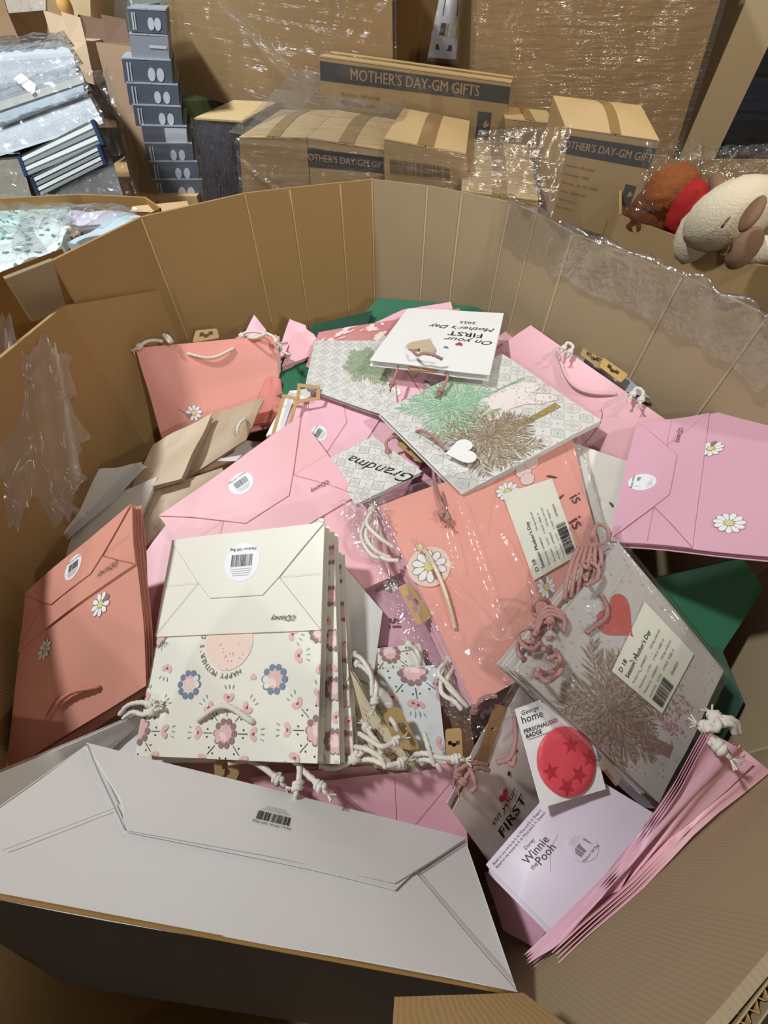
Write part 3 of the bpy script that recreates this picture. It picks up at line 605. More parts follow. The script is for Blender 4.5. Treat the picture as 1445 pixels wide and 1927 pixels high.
# --- folded pink bottoms
S, R = mk('gift_bag', 'pale pink gift bag with folded bottom below the tile-patterned bag', [(623, 690, -.545), (475, 905, -.585), (665, 1085, -.59), (845, 790, -.56)], PINK2, .012, .0, .005, 18)
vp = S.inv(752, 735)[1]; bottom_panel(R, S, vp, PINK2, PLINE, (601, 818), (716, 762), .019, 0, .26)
S, R = mk('gift_bag', 'pink gift bag with round barcode sticker lying across the heap centre', [(566, 786, -.525), (300, 972, -.56), (470, 1200, -.60), (770, 1070, -.585)], PINK, .012, .0, .006, 19)
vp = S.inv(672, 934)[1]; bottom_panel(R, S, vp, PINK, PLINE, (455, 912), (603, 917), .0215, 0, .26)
A = Art(S); A.daisy(*S.m(592, 975), .0175); A.line(circ(*S.m(595, 940), .007, 12), .0007, MAUVE, True); A.line(circ(*S.m(606, 946), .006, 12), .0007, MAUVE, True); A.poly(petal(*S.m(618, 933), .013, .007, 2.5), LEAF); A.build(R)
S, R = mk('gift_bag', 'deep pink gift bag under the pink bag with round barcode sticker', [(330, 960, -.60), (245, 1080, -.63), (310, 1300, -.66), (560, 1130, -.63)], PINK2, .01, .0, .005, 20)
# Grandma bag
S, R = mk('gift_bag', 'pale blue-grey patterned gift bag with cursive name below the palm bag', [(795, 888, -.545), (702, 822, -.538), (618, 862, -.545), (668, 950, -.555)], GREYW, .008, .002, .004, 21)
A = Art(S); A.tiles(.028); A.text('Grandma', *S.m(715, 883), .032, INK, .5, .45); A.build(R)
S, R = mk('gift_bag', 'lilac gift bag with daisies under the corner of the palm bag', [(840, 930, -.59), (800, 765, -.555), (690, 775, -.58), (640, 960, -.60)], LILAC, .01, .0, .004, 22)
A = Art(S); A.daisy(*S.m(722, 822), .017); A.daisy(*S.m(738, 790), .012); A.build(R)
S, R = mk('gift_bag', 'cream gift bag with punched holes sticking out right of the clear pack', [(1075, 832, -.535), (1010, 900, -.55), (1150, 1090, -.55), (1192, 872, -.525)], CREAM, .006, .0, .002, 23)
A = Art(S)
for q in ((1145, 945), (1165, 985)): A.poly(petal(*S.m(*q), .012, .006, 1.5), BRINK)
A.build(R)
# --- upright pink bag at left wall
S, R = mk('gift_bag', 'pink gift bag standing against the left wall with white cord handle', [(312, 850, -.63), (528, 800, -.63), (520, 630, -.49), (256, 655, -.46)], mat('warm_pink_paper', 'EBA092', .42, .03), .010, .004, .012, 25)
handle_on(S, R, CORDW, .50, .16, .014, .90, .003)
A = Art(S); A.daisy(*S.m(365, 777), .017, 9); A.line([S.m(*q) for q in ((335, 770), (345, 775), (352, 782))], .0012, MAUVE); A.build(R)
cordp([(262, 652, -.455), (275, 643, -.45), (290, 640, -.45), (305, 642, -.45)], R, CORDW, .0032, (0,)); cordp([(325, 645, -.46), (318, 634, -.45), (308, 630, -.45), (320, 645, -.455)], R, CORDW, .0032)
cordp([(455, 632, -.48), (465, 625, -.47), (490, 625, -.47), (512, 632, -.475), (520, 642, -.48)], R, CORDW, .0032, (0, 1)); cordp([(462, 634, -.485), (480, 636, -.475), (500, 628, -.47)], R, CORDW, .0032)
tag_px([(362, 645, -.475), (413, 636, -.48), (408, 618, -.465), (368, 622, -.46)], R)
for k, (dx, dy, lab) in enumerate((((-6, 4, 'first pink gift bag behind the one standing at left wall'), (-10, 9, 'second pink gift bag behind the one standing at left wall')))):
    S, R = mk('gift_bag', lab, [(312, 855, -.645), (531 + 2 * k, 800, -.64), (522 + 3 * k, 633, -.497 - .006 * k), (262 + dx * 0, 658, -.468 - .006 * k)], PINK, .006, .004, .012, 25)
# folded rose bags behind it
for k, (pts, lab, mm) in enumerate((([(440, 668, -.54), (512, 668, -.54), (500, 620, -.51), (478, 592, -.49)], 'rose gift bag corner poking up behind the bag at left wall', PINK2),
        ([(520, 672, -.55), (590, 672, -.55), (575, 612, -.51), (545, 600, -.51)], 'pink gift bag folded narrow between left bag and dark green bag', PINK2),
        ([(530, 690, -.545), (610, 660, -.54), (590, 628, -.515), (560, 608, -.515)], 'pink gift bag folded narrow in front of another folded one', PINK))):
    S, R = mk('gift_bag', lab, pts, mm, .012, 0, .002, 30 + k)
cordp([(540, 645, -.53), (525, 648, -.52), (530, 660, -.52), (545, 668, -.525)], R, CORDW, .003)
# blossom bag left under
S, R = mk('gift_bag', 'coral floral gift bag behind the standing pink bag at its right', [(470, 800, -.60), (540, 790, -.60), (527, 712, -.55), (500, 705, -.55)], CORAL, .008, 0, .004, 33)
# kraft hangers standing in the gap
def frame_hanger(lab, pts):
    S = S4(pts); R = thing('kraft_hanger', lab, 'hanger', S.pt(.5, .5)); e = .0075
    for u0, u1, v0, v1 in ((0, e / S.w, 0, 1), (1 - e / S.w, 1, 0, 1), (0, 1, 0, e / S.h), (0, 1, 1 - e / S.h, 1)): sheet(S, 'frame_bar', KRAFT, R, .0 if v1 - v0 > .9 else .0012, .001, u0, u1, v0, v1, 1, 1)
frame_hanger('brown kraft hanger frame left of pale pink folded bag', [(505, 835, -.565), (535, 850, -.565), (562, 748, -.53), (532, 742, -.53)])
frame_hanger('dark kraft hanger frame above the pale pink folded bag', [(556, 760, -.535), (602, 752, -.535), (602, 726, -.52), (560, 722, -.52)])
for k, (pts, lab) in enumerate((([(470, 900, -.62), (560, 880, -.60), (590, 740, -.56), (560, 745, -.565)], 'white gift bag in the gap behind kraft hanger'), ([(500, 820, -.60), (580, 800, -.59), (585, 730, -.56), (545, 735, -.56)], 'small white gift bag above pink folded bag'))):
    S, R = mk('gift_bag', lab, pts, WHITE, .006, 0, .003, 40 + k)
S, R = mk('gift_bag', 'small pink gift bag corner beside the white bag behind kraft hanger', [(520, 850, -.58), (585, 800, -.56), (578, 755, -.55), (552, 752, -.55)], PINK2, .006, 0, .002, 43)
# --- stack at the left: cream bags, their shade put into taupe papers
tstack = [
 ([(462, 832, -.60), (350, 905, -.62), (402, 782, -.575), (498, 752, -.56)], mat('mottled_taupe_paper', 'B39C80', .5, .1, 60, .2), 'mottled shade-toned cream gift bag with white cord leaning on standing pink bag'),
 ([(345, 905, -.60), (245, 938, -.62), (294, 842, -.585), (403, 783, -.56)], TAUPE, 'shade-toned cream gift bag with folded bottom below the standing pink bag'),
 ([(240, 1040, -.66), (62, 1090, -.66), (215, 935, -.61), (300, 900, -.60)], CREAM, 'cream gift bag with red floral print lying low by left wall'),
 ([(330, 985, -.66), (110, 1130, -.68), (255, 930, -.625), (420, 880, -.60)], TAUPE, 'long shade-toned cream gift bag beneath the shade-toned bag with folded bottom'),
 ([(370, 950, -.67), (200, 1120, -.70), (300, 960, -.64), (440, 880, -.62)], BROWN, 'dark brown-lined gift bag deep in left gap'),
 ([(175, 960, -.60), (120, 1010, -.61), (190, 885, -.57), (270, 872, -.57)], GREYW, 'grey-white gift bag corner beside hanging film at left wall')]
for k, (pts, m_, lab) in enumerate(tstack):
    S, R = mk('gift_bag', lab, pts, m_, .010, 0, .006, 50 + k)
    if k == 1: sticker(S, *S.m(312, 862), .009, R, .001)
    if k == 0: cordp([(448, 817, -.57), (447, 806, -.56), (453, 795, -.56), (462, 788, -.565)], R, CORDW, .003)
    if k == 2:
        A = Art(S)
        for q in range(16): A.poly(petal(S.w * (.1 + .05 * q), S.h * (.3 + .2 * (q % 3)), .014, .006, q * 1.3), RED if q % 2 else BRINK)
        A.build(R)
S, R = mk('gift_bag', 'white gift bag edge running under the salmon bag at left wall', [(270, 890, -.655), (62, 1082, -.64), (75, 1098, -.66), (280, 905, -.68)], WHITE, .003, 0, 0, 58)
# --- pink bag at left, coloured salmon for the shade it lies in
S, R = mk('gift_bag', 'shade-toned salmon pink gift bag leaning on the left wall with folded bottom up', [(251, 948, -.47), (48, 1118, -.575), (12, 1452, -.69), (276, 1290, -.60)], PINK_SHADE, .014, .010, .006, 60)
vp = (S.inv(247, 1058)[1] + S.inv(27, 1242)[1]) / 2
bottom_panel(R, S, vp, PINK_SHADE, mat('salmon_fold_wear_shade', 'A8614F', .5), (143, 1067), (208, 1070), .0165, 0, .24)  # fold strips carry painted crease shade besides wear
A = Art(S); A.daisy(*S.m(190, 1137), .016, 9); A.daisy(*S.m(85, 1222), .014, 9); A.build(R)
handle_on(S, R, mat('salmon_cord', 'C98370', .8, .5, 900), .50, .18, .014, .86, .003)
S, R = mk('gift_bag', 'second shade-toned salmon gift bag under the one leaning on left wall', [(258, 965, -.49), (60, 1140, -.60), (35, 1475, -.715), (283, 1300, -.625)], PINK_SHADE, .010, .010, .006, 61)
# --- white folk-flower stack
FP = [((612, 985, -.475), (325, 1018, -.55), (254, 1422, -.625), (597, 1437, -.555), 'white folk-flower gift bag on top of its stack, folded bottom up'),
      ((628, 1000, -.495), (345, 1030, -.565), (285, 1430, -.64), (640, 1438, -.572), 'second white folk-flower gift bag in the stack below the folded-bottom one'),
      ((642, 1040, -.52), (365, 1050, -.585), (310, 1435, -.655), (667, 1436, -.59), 'third white folk-flower gift bag in the stack, lowest and furthest out')]
for k, f in enumerate(FP):
    S, R = mk('gift_bag', f[4], list(f[:4]), CREAM, .012, .0, .003, 70 + k)
    A = Art(S); s_ = S.w / .345
    if k == 0:
        bp = bottom_panel(R, S, S.inv(600, 1186)[1], CREAM, FLINE, (459, 1059), (537, 1164), .0285, 0, .25)
        A.folk_star(*S.m(424, 1380), .0165); A.folk_star(*S.m(600, 1375), .0165); A.folk_star(*S.m(262, 1375), .0165)
        A.scallop(*S.m(357, 1288), .0175, outer=SLATE); A.scallop(*S.m(517, 1278), .0175, outer=SLATE); A.poly(heart(*S.m(477, 1274), .0048), DPINK)
        for q, an in (((600, 1190), pi * .75), ((300, 1200), pi * .25), ((440, 1200), 0)):
            if an: A.folk_heart(*S.m(*q), .011, an + pi * .5); A.scallop(*S.m(*q), .013)
        for q, an in (((555, 1235), 2.6), ((318, 1250), .7), ((305, 1190), 1.2), ((545, 1190), 2)): A.folk_heart(*S.m(*q), .0125, an + pi * .2)
        for q in ((600, 1250), (600, 1310), (270, 1300), (375, 1440), (480, 1440), (560, 1440), (318, 1440)): A.folk_heart(*S.m(*q), .0115, pi / 2 + .3 * q[0] / 300)
        c = S.m(432, 1208); pch = mat('peach_print', 'F0D6C8', .5); A.poly(circ(c[0], c[1], .036, 36), pch); rnd = random.Random(2)
        for q in range(24): t = rnd.uniform(.1, 3.0); r_ = rnd.uniform(.012, .034); A.poly(circ(c[0] + r_ * cos(t), c[1] + r_ * sin(t), .0008, 6), CORAL)
        A.arc_text("HAPPY MOTHER'S DAY", c[0], c[1], .0425, 2.05, .150, .0098, mat('olive_ink', '6E6A58', .5))
        A.build(R); handle_on(S, R, CORDW, .49, .15, .018, .86, .0036)
    else:
        for q in range(5):
            A.scallop(S.w * .02, S.h * (.12 + .2 * q), .014); A.folk_heart(S.w * .03, S.h * (.22 + .2 * q), .011, -.4 + q)
            A.folk_heart(S.w * .09, S.h * (.17 + .2 * q), .010, pi / 2)
        A.build(R)
    if k == 1:
        cordp([(430, 1436, -.60), (470, 1432, -.60), (503, 1450, -.59), (523, 1468, -.59)], R, CORDW, .0034, (1,)); cordp([(490, 1432, -.60), (510, 1455, -.60), (530, 1460, -.60)], R, CORDW, .0034)
        cordp([(545, 1425, -.58), (562, 1440, -.575), (563, 1462, -.57), (560, 1478, -.57)], R, CORDW, .0034, (1,)); cordp([(556, 1432, -.58), (572, 1452, -.575), (590, 1468, -.57), (602, 1480, -.57)], R, CORDW, .0034, (1,))
        tag_px([(440, 1478, -.63), (460, 1430, -.61), (402, 1432, -.61), (405, 1475, -.63)], R)
    if k == 2:
        cordp([(600, 1440, -.60), (625, 1445, -.60), (650, 1438, -.59), (668, 1425, -.585)], R, CORDW, .0034, (1,))
# --- lower lilac pack right of the folk stack, in clear film
S, R = mk('gift_bag', 'lilac gift bag with daisies under the folk-flower stack and clear pack', [(905, 1330, -.62), (800, 930, -.585), (395, 985, -.59), (480, 1330, -.66)], LILAC, .02, .0, .004, 80)
A = Art(S); A.daisy(*S.m(735, 1100), .014); A.poly(petal(*S.m(672, 1045), .015, .009, 1), LEAF); A.poly(petal(*S.m(690, 1115), .024, .016, .4), SAGE); A.poly(petal(*S.m(675, 1100), .02, .013, 2), SAGE)
A.text('is', *S.m(742, 1175), .030, WINE, pi * .05, .2, .01); A.text('is', *S.m(740, 1240), .030, WINE, 0, .2, .01); A.build(R)
film(S, 'clear_wrapper', FILM, R, 50, 50, h=.008, amp=.006, sc=7, drop=.02, edge=.02, fine=.001, seed=21)
S, R = mk('gift_bag', 'cream gift bag slipped between folk-flower stack and lilac bag', [(640, 1260, -.60), (700, 1290, -.61), (720, 1150, -.59), (632, 1048, -.555)], GREYW, .008, .0, .004, 82)
# --- clear pack of pink bags
PK = [(1165, 1178, -.545), (1078, 829, -.515), (713, 950, -.525), (893, 1326, -.575)]
grp = 'pink gift bags inside the clear pack'
S0 = S4(PK, .008, .010, 90)
pk = thing('gift_bag_pack', 'clear poly pack of pink daisy gift bags with a cream label', 'pack', S0.pt(.5, .5, -.04))
for k in range(5):
    h = -.007 * k; dx = -4 * k
    Sk = S4([(PK[0][0] + dx * .3, PK[0][1], PK[0][2] + h), (PK[1][0] + dx * .3, PK[1][1], PK[1][2] + h), (PK[2][0] + dx, PK[2][1] + 2 * k, PK[2][2] + h), (PK[3][0] + dx, PK[3][1] + 2 * k, PK[3][2] + h)], .008, .010, 90)
    sheet(Sk, 'gift_bag', mat('peach_pink_paper', 'F3AB9B', .42, .03) if k == 0 else (LILAC if k % 2 else PINK), pk, 0, .003)
S = S0; A = Art(S)
A.poly(circ(*S.m(985, 885), .0, 3), LPINK)
for q, r_ in (((985, 888), .013), ((1000, 872), .012), ((970, 872), .012), ((992, 902), .012)): A.poly(circ(*S.m(*q), r_, 12), LPINK); A.line(circ(*S.m(*q), r_, 14), .0006, MAUVE, True)
A.poly(petal(*S.m(975, 850), .02, .011, 3.6), LEAF); A.poly(petal(*S.m(1010, 862), .018, .010, .9), LEAF)
A.daisy(*S.m(955, 925), .019); A.daisy(*S.m(1028, 1105), .017)
A.text('is', *S.m(1083, 983), .034, WINE, pi * 1.12, .2, .012); A.text('is', *S.m(1083, 937), .030, WINE, pi * 1.12, .2, .012); A.poly(petal(*S.m(1050, 900), .022, .005, 1), WINE); A.poly(petal(*S.m(1062, 930), .016, .005, 2), WINE)
A.build(pk)
# round daisy tag
c = S.m(808, 1067); tg = slab2d(S, circ(c[0], c[1], .0315, 36), .0022, .0006, 'round_tag', mat('tag_blush', 'F1D6C4', .5), pk); A = Art(S, .0024); A.daisy(c[0], c[1], .026, 10, .3); A.build(tg)
cord([S.pt(*S.inv(793, 1035), .004), S.pt(*S.inv(806, 1050), .010), S.pt(*S.inv(822, 1080), .009), S.pt(*S.inv(838, 1120), .008), S.pt(*S.inv(850, 1160), .006), S.pt(*S.inv(856, 1185), .004)], pk, mat('pale_cord', 'E9D3B6', .7, .4, 900), .0032, (0,))
# label on the pack
def season_label(S, pts, parent, h, right):
    L4 = [S.inv(*p) for p in pts]; Sl = Surf(*[S.pt(u, v, h) for u, v in L4]); sh = sheet(Sl, 'pack_label', LABELM, parent, 0, .0003, nu=2, nv=2)
    A = Art(Sl, .0004); w, hh = Sl.w, Sl.h
    A.text('D 18', w * .06, hh * .88, hh * .10, INK, 0, 0, .012, 'LEFT'); A.text("Season: Mother's Day", w * .06, hh * .75, hh * .095, INK, 0, 0, .012, 'LEFT')
    for i, n in enumerate((.62, .50, .40, .30)): A.text('Product no.  100480029         Gift bag small pink' if i % 2 == 0 else 'Assortment   12 PCS      A PACK  WEEK 10', w * .06, hh * n, hh * .05, GINK, 0, 0, 0, 'LEFT')
    A.barcode(w * .24, hh * .15, w * .36, hh * .2); A.text('100480029', w * .5, hh * .16, hh * .06, GINK, 0, 0, 0, 'LEFT'); A.build(sh, 'lettering')
season_label(S, [(1088, 1045), (1038, 902), (945, 932), (1004, 1094)], pk, .003, 0)
for pts in ([(700, 960, -.53), (690, 985, -.515), (712, 1010, -.515), (740, 1030, -.53)], [(705, 975, -.535), (688, 1005, -.52), (705, 1035, -.525), (735, 1050, -.54)], [(712, 990, -.54), (700, 1020, -.53), (720, 1050, -.535), (750, 1055, -.54)], [(690, 975, -.54), (680, 1010, -.53), (700, 1045, -.535), (728, 1052, -.545)],
            [(845, 1240, -.58), (825, 1265, -.565), (845, 1290, -.565), (872, 1320, -.58)], [(855, 1255, -.585), (840, 1285, -.57), (860, 1310, -.57), (880, 1330, -.58)], [(835, 1250, -.59), (830, 1300, -.575), (855, 1320, -.575), (868, 1335, -.58)]):
    cordp(pts, pk, CORDW, .0031, (0,) if pts[0][0] in (700, 845) else ())
tag_px([(815, 1160, -.56), (770, 1095, -.55), (748, 1105, -.55), (785, 1178, -.565)], pk)
rd = []
for (a_, b_, A_, wd) in (((840, 960), (865, 1075), .006, .003), ((865, 1075), (800, 1040), .004, .003), ((868, 945), (955, 1200), .006, .0028), ((925, 905), (905, 1000), .005, .0025), ((790, 1035), (940, 1200), .006, .0035), ((1075, 840), (1150, 1000), .007, .003), ((1085, 850), (1130, 990), .005, .003), ((1060, 870), (1120, 1010), .004, .003), ((960, 890), (935, 960), .004, .003), ((945, 1010), (1010, 1130), .003, .003), ((860, 1200), (830, 1140), .005, .003)):
    p, q = S.m(*a_), S.m(*b_); rd.append((p[0], p[1], q[0], q[1], A_ * 1.15, wd * 1.35))
film(S, 'clear_wrapper', FILM, pk, 230, 210, -.10, 1.08, -.08, 1.16, h=.009, amp=.004, sc=6, drop=.03, edge=.03, fine=.0003, ridges=rd, seed=31, ends=.006)
Se = S4([(672, 1060, -.55), (760, 1015, -.545), (725, 940, -.51), (640, 935, -.53)]); film(Se, 'clear_wrapper', FILMC, pk, 26, 26, 0, 1, 0, 1, 0, .012, 14, fine=.003, seed=5, rag=.1)
# --- wrapped palm pack
PP = [(1243, 1513, -.60), (1360, 1262, -.545), (1165, 1020, -.485), (975, 1265, -.505)]
S0 = S4(PP, .004, .004, 95); T = .058
pk = thing('gift_bag_pack', 'thick clear poly pack of palm-print gift bags with red heart tag', 'pack', S0.pt(.5, .5, -T))
MOT = mat('mottled_white_paper', 'C9C1BA', .45, .1, 60, .10)
for k in range(8):
    rnd = random.Random(k); j = lambda: rnd.uniform(-.004, .004)
    Sk = Surf(S0.a + Vector((j(), j(), 0)), S0.b + Vector((j(), j(), 0)), S0.c + Vector((j(), j(), 0)), S0.d + Vector((j(), j(), 0)), .004, .004, 95) if k else S0
    sheet(Sk, 'gift_bag', MOT if k % 2 == 0 else GREYW, pk, -.0072 * k, .0055)
S = S0; A = Art(S)
A.palm(*S.m(1150, 1330), .072, mat('palm_mauve', '8C7466', .5), mat('palm_mauve_light', 'A8937F', .5), S.m(1262, 1415), mat('trunk_mauve', '927873', .5), .013)
PKC = mat('fur_print_pink', 'B98B90', .5); rnd = random.Random(3)
for k in range(170):
    x, y = rnd.uniform(1235, 1300), rnd.uniform(1265, 1400)
    if abs((x - 1265) / 40) + abs((y - 1335) / 75) < 1: A.poly(petal(*S.m(x, y), .006, .0018, rnd.random() * 6), PKC)
for k in range(260):
    x, y = rnd.random() * S.w, rnd.random() * S.h; A.poly(circ(x, y, rnd.uniform(.0006, .0016), 6), LINE)
A.build(pk)
hc = S.m(1160, 1163); hs = slab2d(S, heart(hc[0], hc[1], .030, -.42 + pi * .12, 30), .0016, .0006, 'heart_tag', mat('heart_coral', 'C25C52', .45), pk)
V, Fc = tube([S.pt(*S.inv(*q), .004) for q in ((1100, 1190), (1110, 1182), (1125, 1172), (1138, 1158), (1136, 1135), (1128, 1120))], .0030); obj('cord_handle', V, Fc, CORDP, pk, smooth=True)
season_label(S, [(1242, 1342), (1302, 1230), (1210, 1132), (1148, 1262)], pk, .003, 1)
rnd = random.Random(12)
def tangle(c0, c1, n, z0, seed):
    rnd = random.Random(seed)
    for k in range(n):
        x, y = c0[0] + (c1[0] - c0[0]) * rnd.random(), c0[1] + (c1[1] - c0[1]) * rnd.random(); p = []
        ang = rnd.random() * 6
        for i in range(6):
            p.append((x, y, z0 + rnd.uniform(-.02, .012))); ang += rnd.uniform(.5, 1.5); x += 20 * cos(ang); y += 22 * sin(ang)
        cordp(p, pk, CORDP, .0028, (1,) if k % 3 == 0 else ())
tangle((1000, 1240), (1030, 1160), 7, -.495, 1); tangle((1090, 1100), (1130, 1040), 4, -.485, 2)
for q in range(6): cordp([(1062 + 12 * q, 1130 - 5 * q, -.50), (1066 + 13 * q, 1095 - 6 * q, -.485), (1075 + 11 * q, 1060 - 4 * q, -.48), (1088 + 8 * q, 1030, -.485)], pk, CORDP, .0028)
for q in range(3): cordp([(1000, 1215 - 5 * q, -.505), (1025, 1160 - 8 * q, -.49), (1060, 1165 - 4 * q, -.49), (1060, 1190, -.50)], pk, CORDP, .0028)
tag_px([(1085, 1150, -.505), (1118, 1110, -.497), (1098, 1080, -.495), (1060, 1128, -.502)], pk); tag_px([(1070, 1170, -.515), (1108, 1120, -.507), (1088, 1090, -.505), (1040, 1150, -.512)], pk, BROWN)
rd = []
for (a_, b_, A_, wd) in (((1165, 1030), (1225, 1110), .004, .004), ((1230, 1120), (1360, 1280), .003, .004), ((1100, 1140), (1140, 1130), .004, .004), ((1180, 1040), (1100, 1150), .003, .003)):
    p, q = S.m(*a_), S.m(*b_); rd.append((p[0], p[1], q[0], q[1], A_, wd))
film(S, 'clear_wrapper', FILM, pk, 150, 150, -.08, 1.10, -.06, 1.20, h=.006, amp=.0022, sc=5, drop=.055, edge=.035, fine=.0002, ridges=rd, seed=41)
Se = S4([(985, 1290, -.545), (1190, 1010, -.505), (1150, 985, -.49), (958, 1270, -.53)]); film(Se, 'clear_wrapper', FILMC, pk, 60, 20, 0, 1, 0, 1, 0.006, .014, 14, fine=.003, seed=6)
# --- small folk-flower bags in the middle hollow
def folk(S, R, pts, r=.014):
    A = Art(S)
    for q in pts: A.folk_star(*S.m(*q), r)
    A.build(R)
S, R = mk('gift_bag', 'cream folk-flower gift bag behind another in the central hollow', [(700, 1460, -.66), (850, 1440, -.66), (790, 1211, -.595), (655, 1226, -.605)], CREAM, .006, 0, .003, 100); folk(S, R, [(733, 1228)], .015)
cordp([(770, 1212, -.595), (782, 1222, -.58), (790, 1240, -.585), (792, 1258, -.60)], R, CORDW, .003, (0,)); 
S, R = mk('gift_bag', 'pale folk-flower gift bag standing in the central hollow, foremost of two', [(770, 1450, -.64), (842, 1450, -.64), (821, 1252, -.58), (720, 1261, -.585)], mat('cool_white_paper', 'E3E6E6', .42, .02), .006, 0, .003, 101); folk(S, R, [(776, 1265)], .017)
A = Art(S); A.folk_heart(*S.m(776, 1315), .012, -pi / 2); A.folk_heart(*S.m(815, 1290), .012, .2); A.folk_heart(*S.m(820, 1400), .012, .2); A.build(R)
tag_px([(745, 1405, -.60), (795, 1418, -.605), (752, 1330, -.575), (715, 1335, -.575)][::1], R)
S, R = mk('gift_bag', 'beige folk-flower gift bag leaning diagonally right of the big stack', [(660, 1440, -.64), (790, 1455, -.62), (700, 1330, -.575), (645, 1240, -.56)], mat('beige_paper', 'DCCFB0', .45, .03), .006, 0, .003, 102); folk(S, R, [(700, 1385), (755, 1440)], .011)
for pts, kn in (([(665, 1232, -.575), (680, 1240, -.555), (698, 1270, -.55), (700, 1310, -.56)], (0,)), ([(672, 1250, -.575), (690, 1262, -.56), (708, 1290, -.555), (705, 1318, -.56)], (0, 1)),
                ([(675, 1380, -.58), (700, 1395, -.565), (720, 1405, -.56), (745, 1395, -.565)], (1,)), ([(665, 1405, -.59), (690, 1410, -.57), (715, 1425, -.57), (725, 1445, -.575)], ()), ([(670, 1430, -.60), (700, 1430, -.58), (728, 1440, -.575), (755, 1435, -.58)], (1,)), ([(735, 1352, -.57), (742, 1362, -.56), (748, 1375, -.565)], ()), ([(690, 1370, -.58), (700, 1385, -.57), (712, 1400, -.565), (718, 1418, -.57)], (0,)),):
    cordp(pts, R, CORDW, .0030, kn)
S, R = mk('gift_bag', 'white gift bag tip in shadow right of the pale folk-flower bag', [(800, 1460, -.68), (900, 1440, -.68), (880, 1340, -.62), (835, 1330, -.62)], BROWN, .006, 0, .003, 103)  # white paper drawn brown to stand for the shadow on it
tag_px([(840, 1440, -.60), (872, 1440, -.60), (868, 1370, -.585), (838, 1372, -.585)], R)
for pts, kn in (([(780, 1420, -.595), (800, 1418, -.58), (825, 1425, -.575), (858, 1428, -.575)], (1,)), ([(785, 1430, -.60), (805, 1430, -.585), (822, 1440, -.58), (830, 1450, -.585)], ()), ([(798, 1380, -.58), (804, 1400, -.57), (812, 1425, -.575), (818, 1440, -.58)], ())): cordp(pts, R, CORDW, .0031, kn)
# --- pink bag bottoms peeking over the big white bag
S, R = mk('gift_bag', 'pink gift bag with creased bottom peeking over the big white bag', [(880, 1590, -.70), (870, 1442, -.625), (600, 1470, -.635), (560, 1560, -.68)], PINK2, .008, 0, .003, 105)
A = Art(S, .0005); A.line([S.m(742, 1460), S.m(746, 1545)], .0007, PLINE); A.line([S.m(856, 1462), S.m(772, 1562)], .0007, PLINE); A.line([S.m(632, 1480), S.m(690, 1530)], .0007, PLINE); A.build(R, 'fold_line')  # creases drawn as darker strips, shade and wear in one tone
S, R = mk('gift_bag', 'rose gift bag in shadow under the cords of folk-flower stack', [(500, 1520, -.67), (760, 1500, -.66), (700, 1440, -.63), (470, 1462, -.645)], PINK, .008, 0, .003, 106)
# --- greeting bag with brown lining, lower right
S, R = mk('gift_bag', 'white greeting gift bag with red hearts standing beside badge card', [(975, 1700, -.80), (1130, 1450, -.70), (975, 1290, -.575), (848, 1522, -.62)], mat('warm_white_paper', 'EADBD3', .42, .02), .012, .004, .008, 108, None, BROWN)
A = Art(S); A.text('on your', *S.m(947, 1520), .0165, INK, 0, .35, .0); A.text('FIRST', *S.m(964, 1536), .0245, INK, 0, 0, .006); A.poly(heart(*S.m(948, 1498), .0095, .1), RED); A.poly(circ(*S.m(957, 1455), .003, 8), GINK); A.build(R)
cordp([(968, 1350, -.585), (970, 1390, -.575), (960, 1425, -.58), (935, 1435, -.59)], R, CORDP, .0030); cordp([(955, 1430, -.585), (965, 1438, -.58), (970, 1410, -.58)], R, CORDP, .0030)
S, R = mk('gift_bag', 'brown-lined open gift bag mouth behind the white greeting bag', [(900, 1470, -.66), (960, 1480, -.66), (990, 1275, -.575), (925, 1340, -.59)], BROWN, .014, 0, .004, 109)
tag_px([(895, 1430, -.60), (915, 1440, -.61), (955, 1330, -.58), (932, 1325, -.575)], R, mat('kraft_dim', '8D6A45', .7))
for pts, kn in (([(892, 1335, -.585), (900, 1322, -.575), (915, 1312, -.57), (935, 1310, -.57)], (0,)), ([(920, 1450, -.595), (900, 1445, -.585), (885, 1452, -.58), (872, 1470, -.585)], (1,)), ([(918, 1440, -.595), (890, 1436, -.58), (868, 1445, -.58), (862, 1455, -.585)], (1,)), ([(880, 1440, -.585), (890, 1460, -.575), (895, 1480, -.58), (885, 1490, -.585)], ())): cordp(pts, R, CORDP, .0028, kn)
# --- badge card
S, R = mk('badge_card', 'white badge card carrying a red star disc, right of greeting bag', [(1020, 1520, -.60), (1140, 1485, -.60), (1090, 1290, -.555), (970, 1335, -.56)], WHITE, .002, 0, 0, 110, cat='badge card')
A = Art(S); A.text('George', *S.m(996, 1337), .0075, GINK, 0, .2); A.text('home', *S.m(1001, 1349), .0125, GINK, 0, 0, -.004); A.text('PERSONALISED', *S.m(1017, 1366), .0066, INK, 0, 0, .01); A.text('BADGE', *S.m(1004, 1381), .0066, INK, 0, 0, .01); A.line([S.m(994, 1392), S.m(1040, 1375)], .0005, GINK)
A.line([S.m(1018, 1318), S.m(1030, 1314)], .004, INK); A.build(R)
c = S.m(1064, 1432); bd = []
n = 40; V = []; Fc = []
for (rr, hh) in ((.037, .001), (.037, .003), (.0355, .0043), (.028, .0048), (.012, .005)):
    for x, y in circ(c[0], c[1], rr, n): V.append(S.pt(x / S.w, y / S.h, hh))
for j in range(4):
    for i in range(n): Fc.append((j * n + i, j * n + (i + 1) % n, (j + 1) * n + (i + 1) % n, (j + 1) * n + i))
Fc.append(tuple(4 * n + i for i in range(n))); bg = obj('badge', V, Fc, REDM, R, smooth=True, label='round glossy red badge with stars')
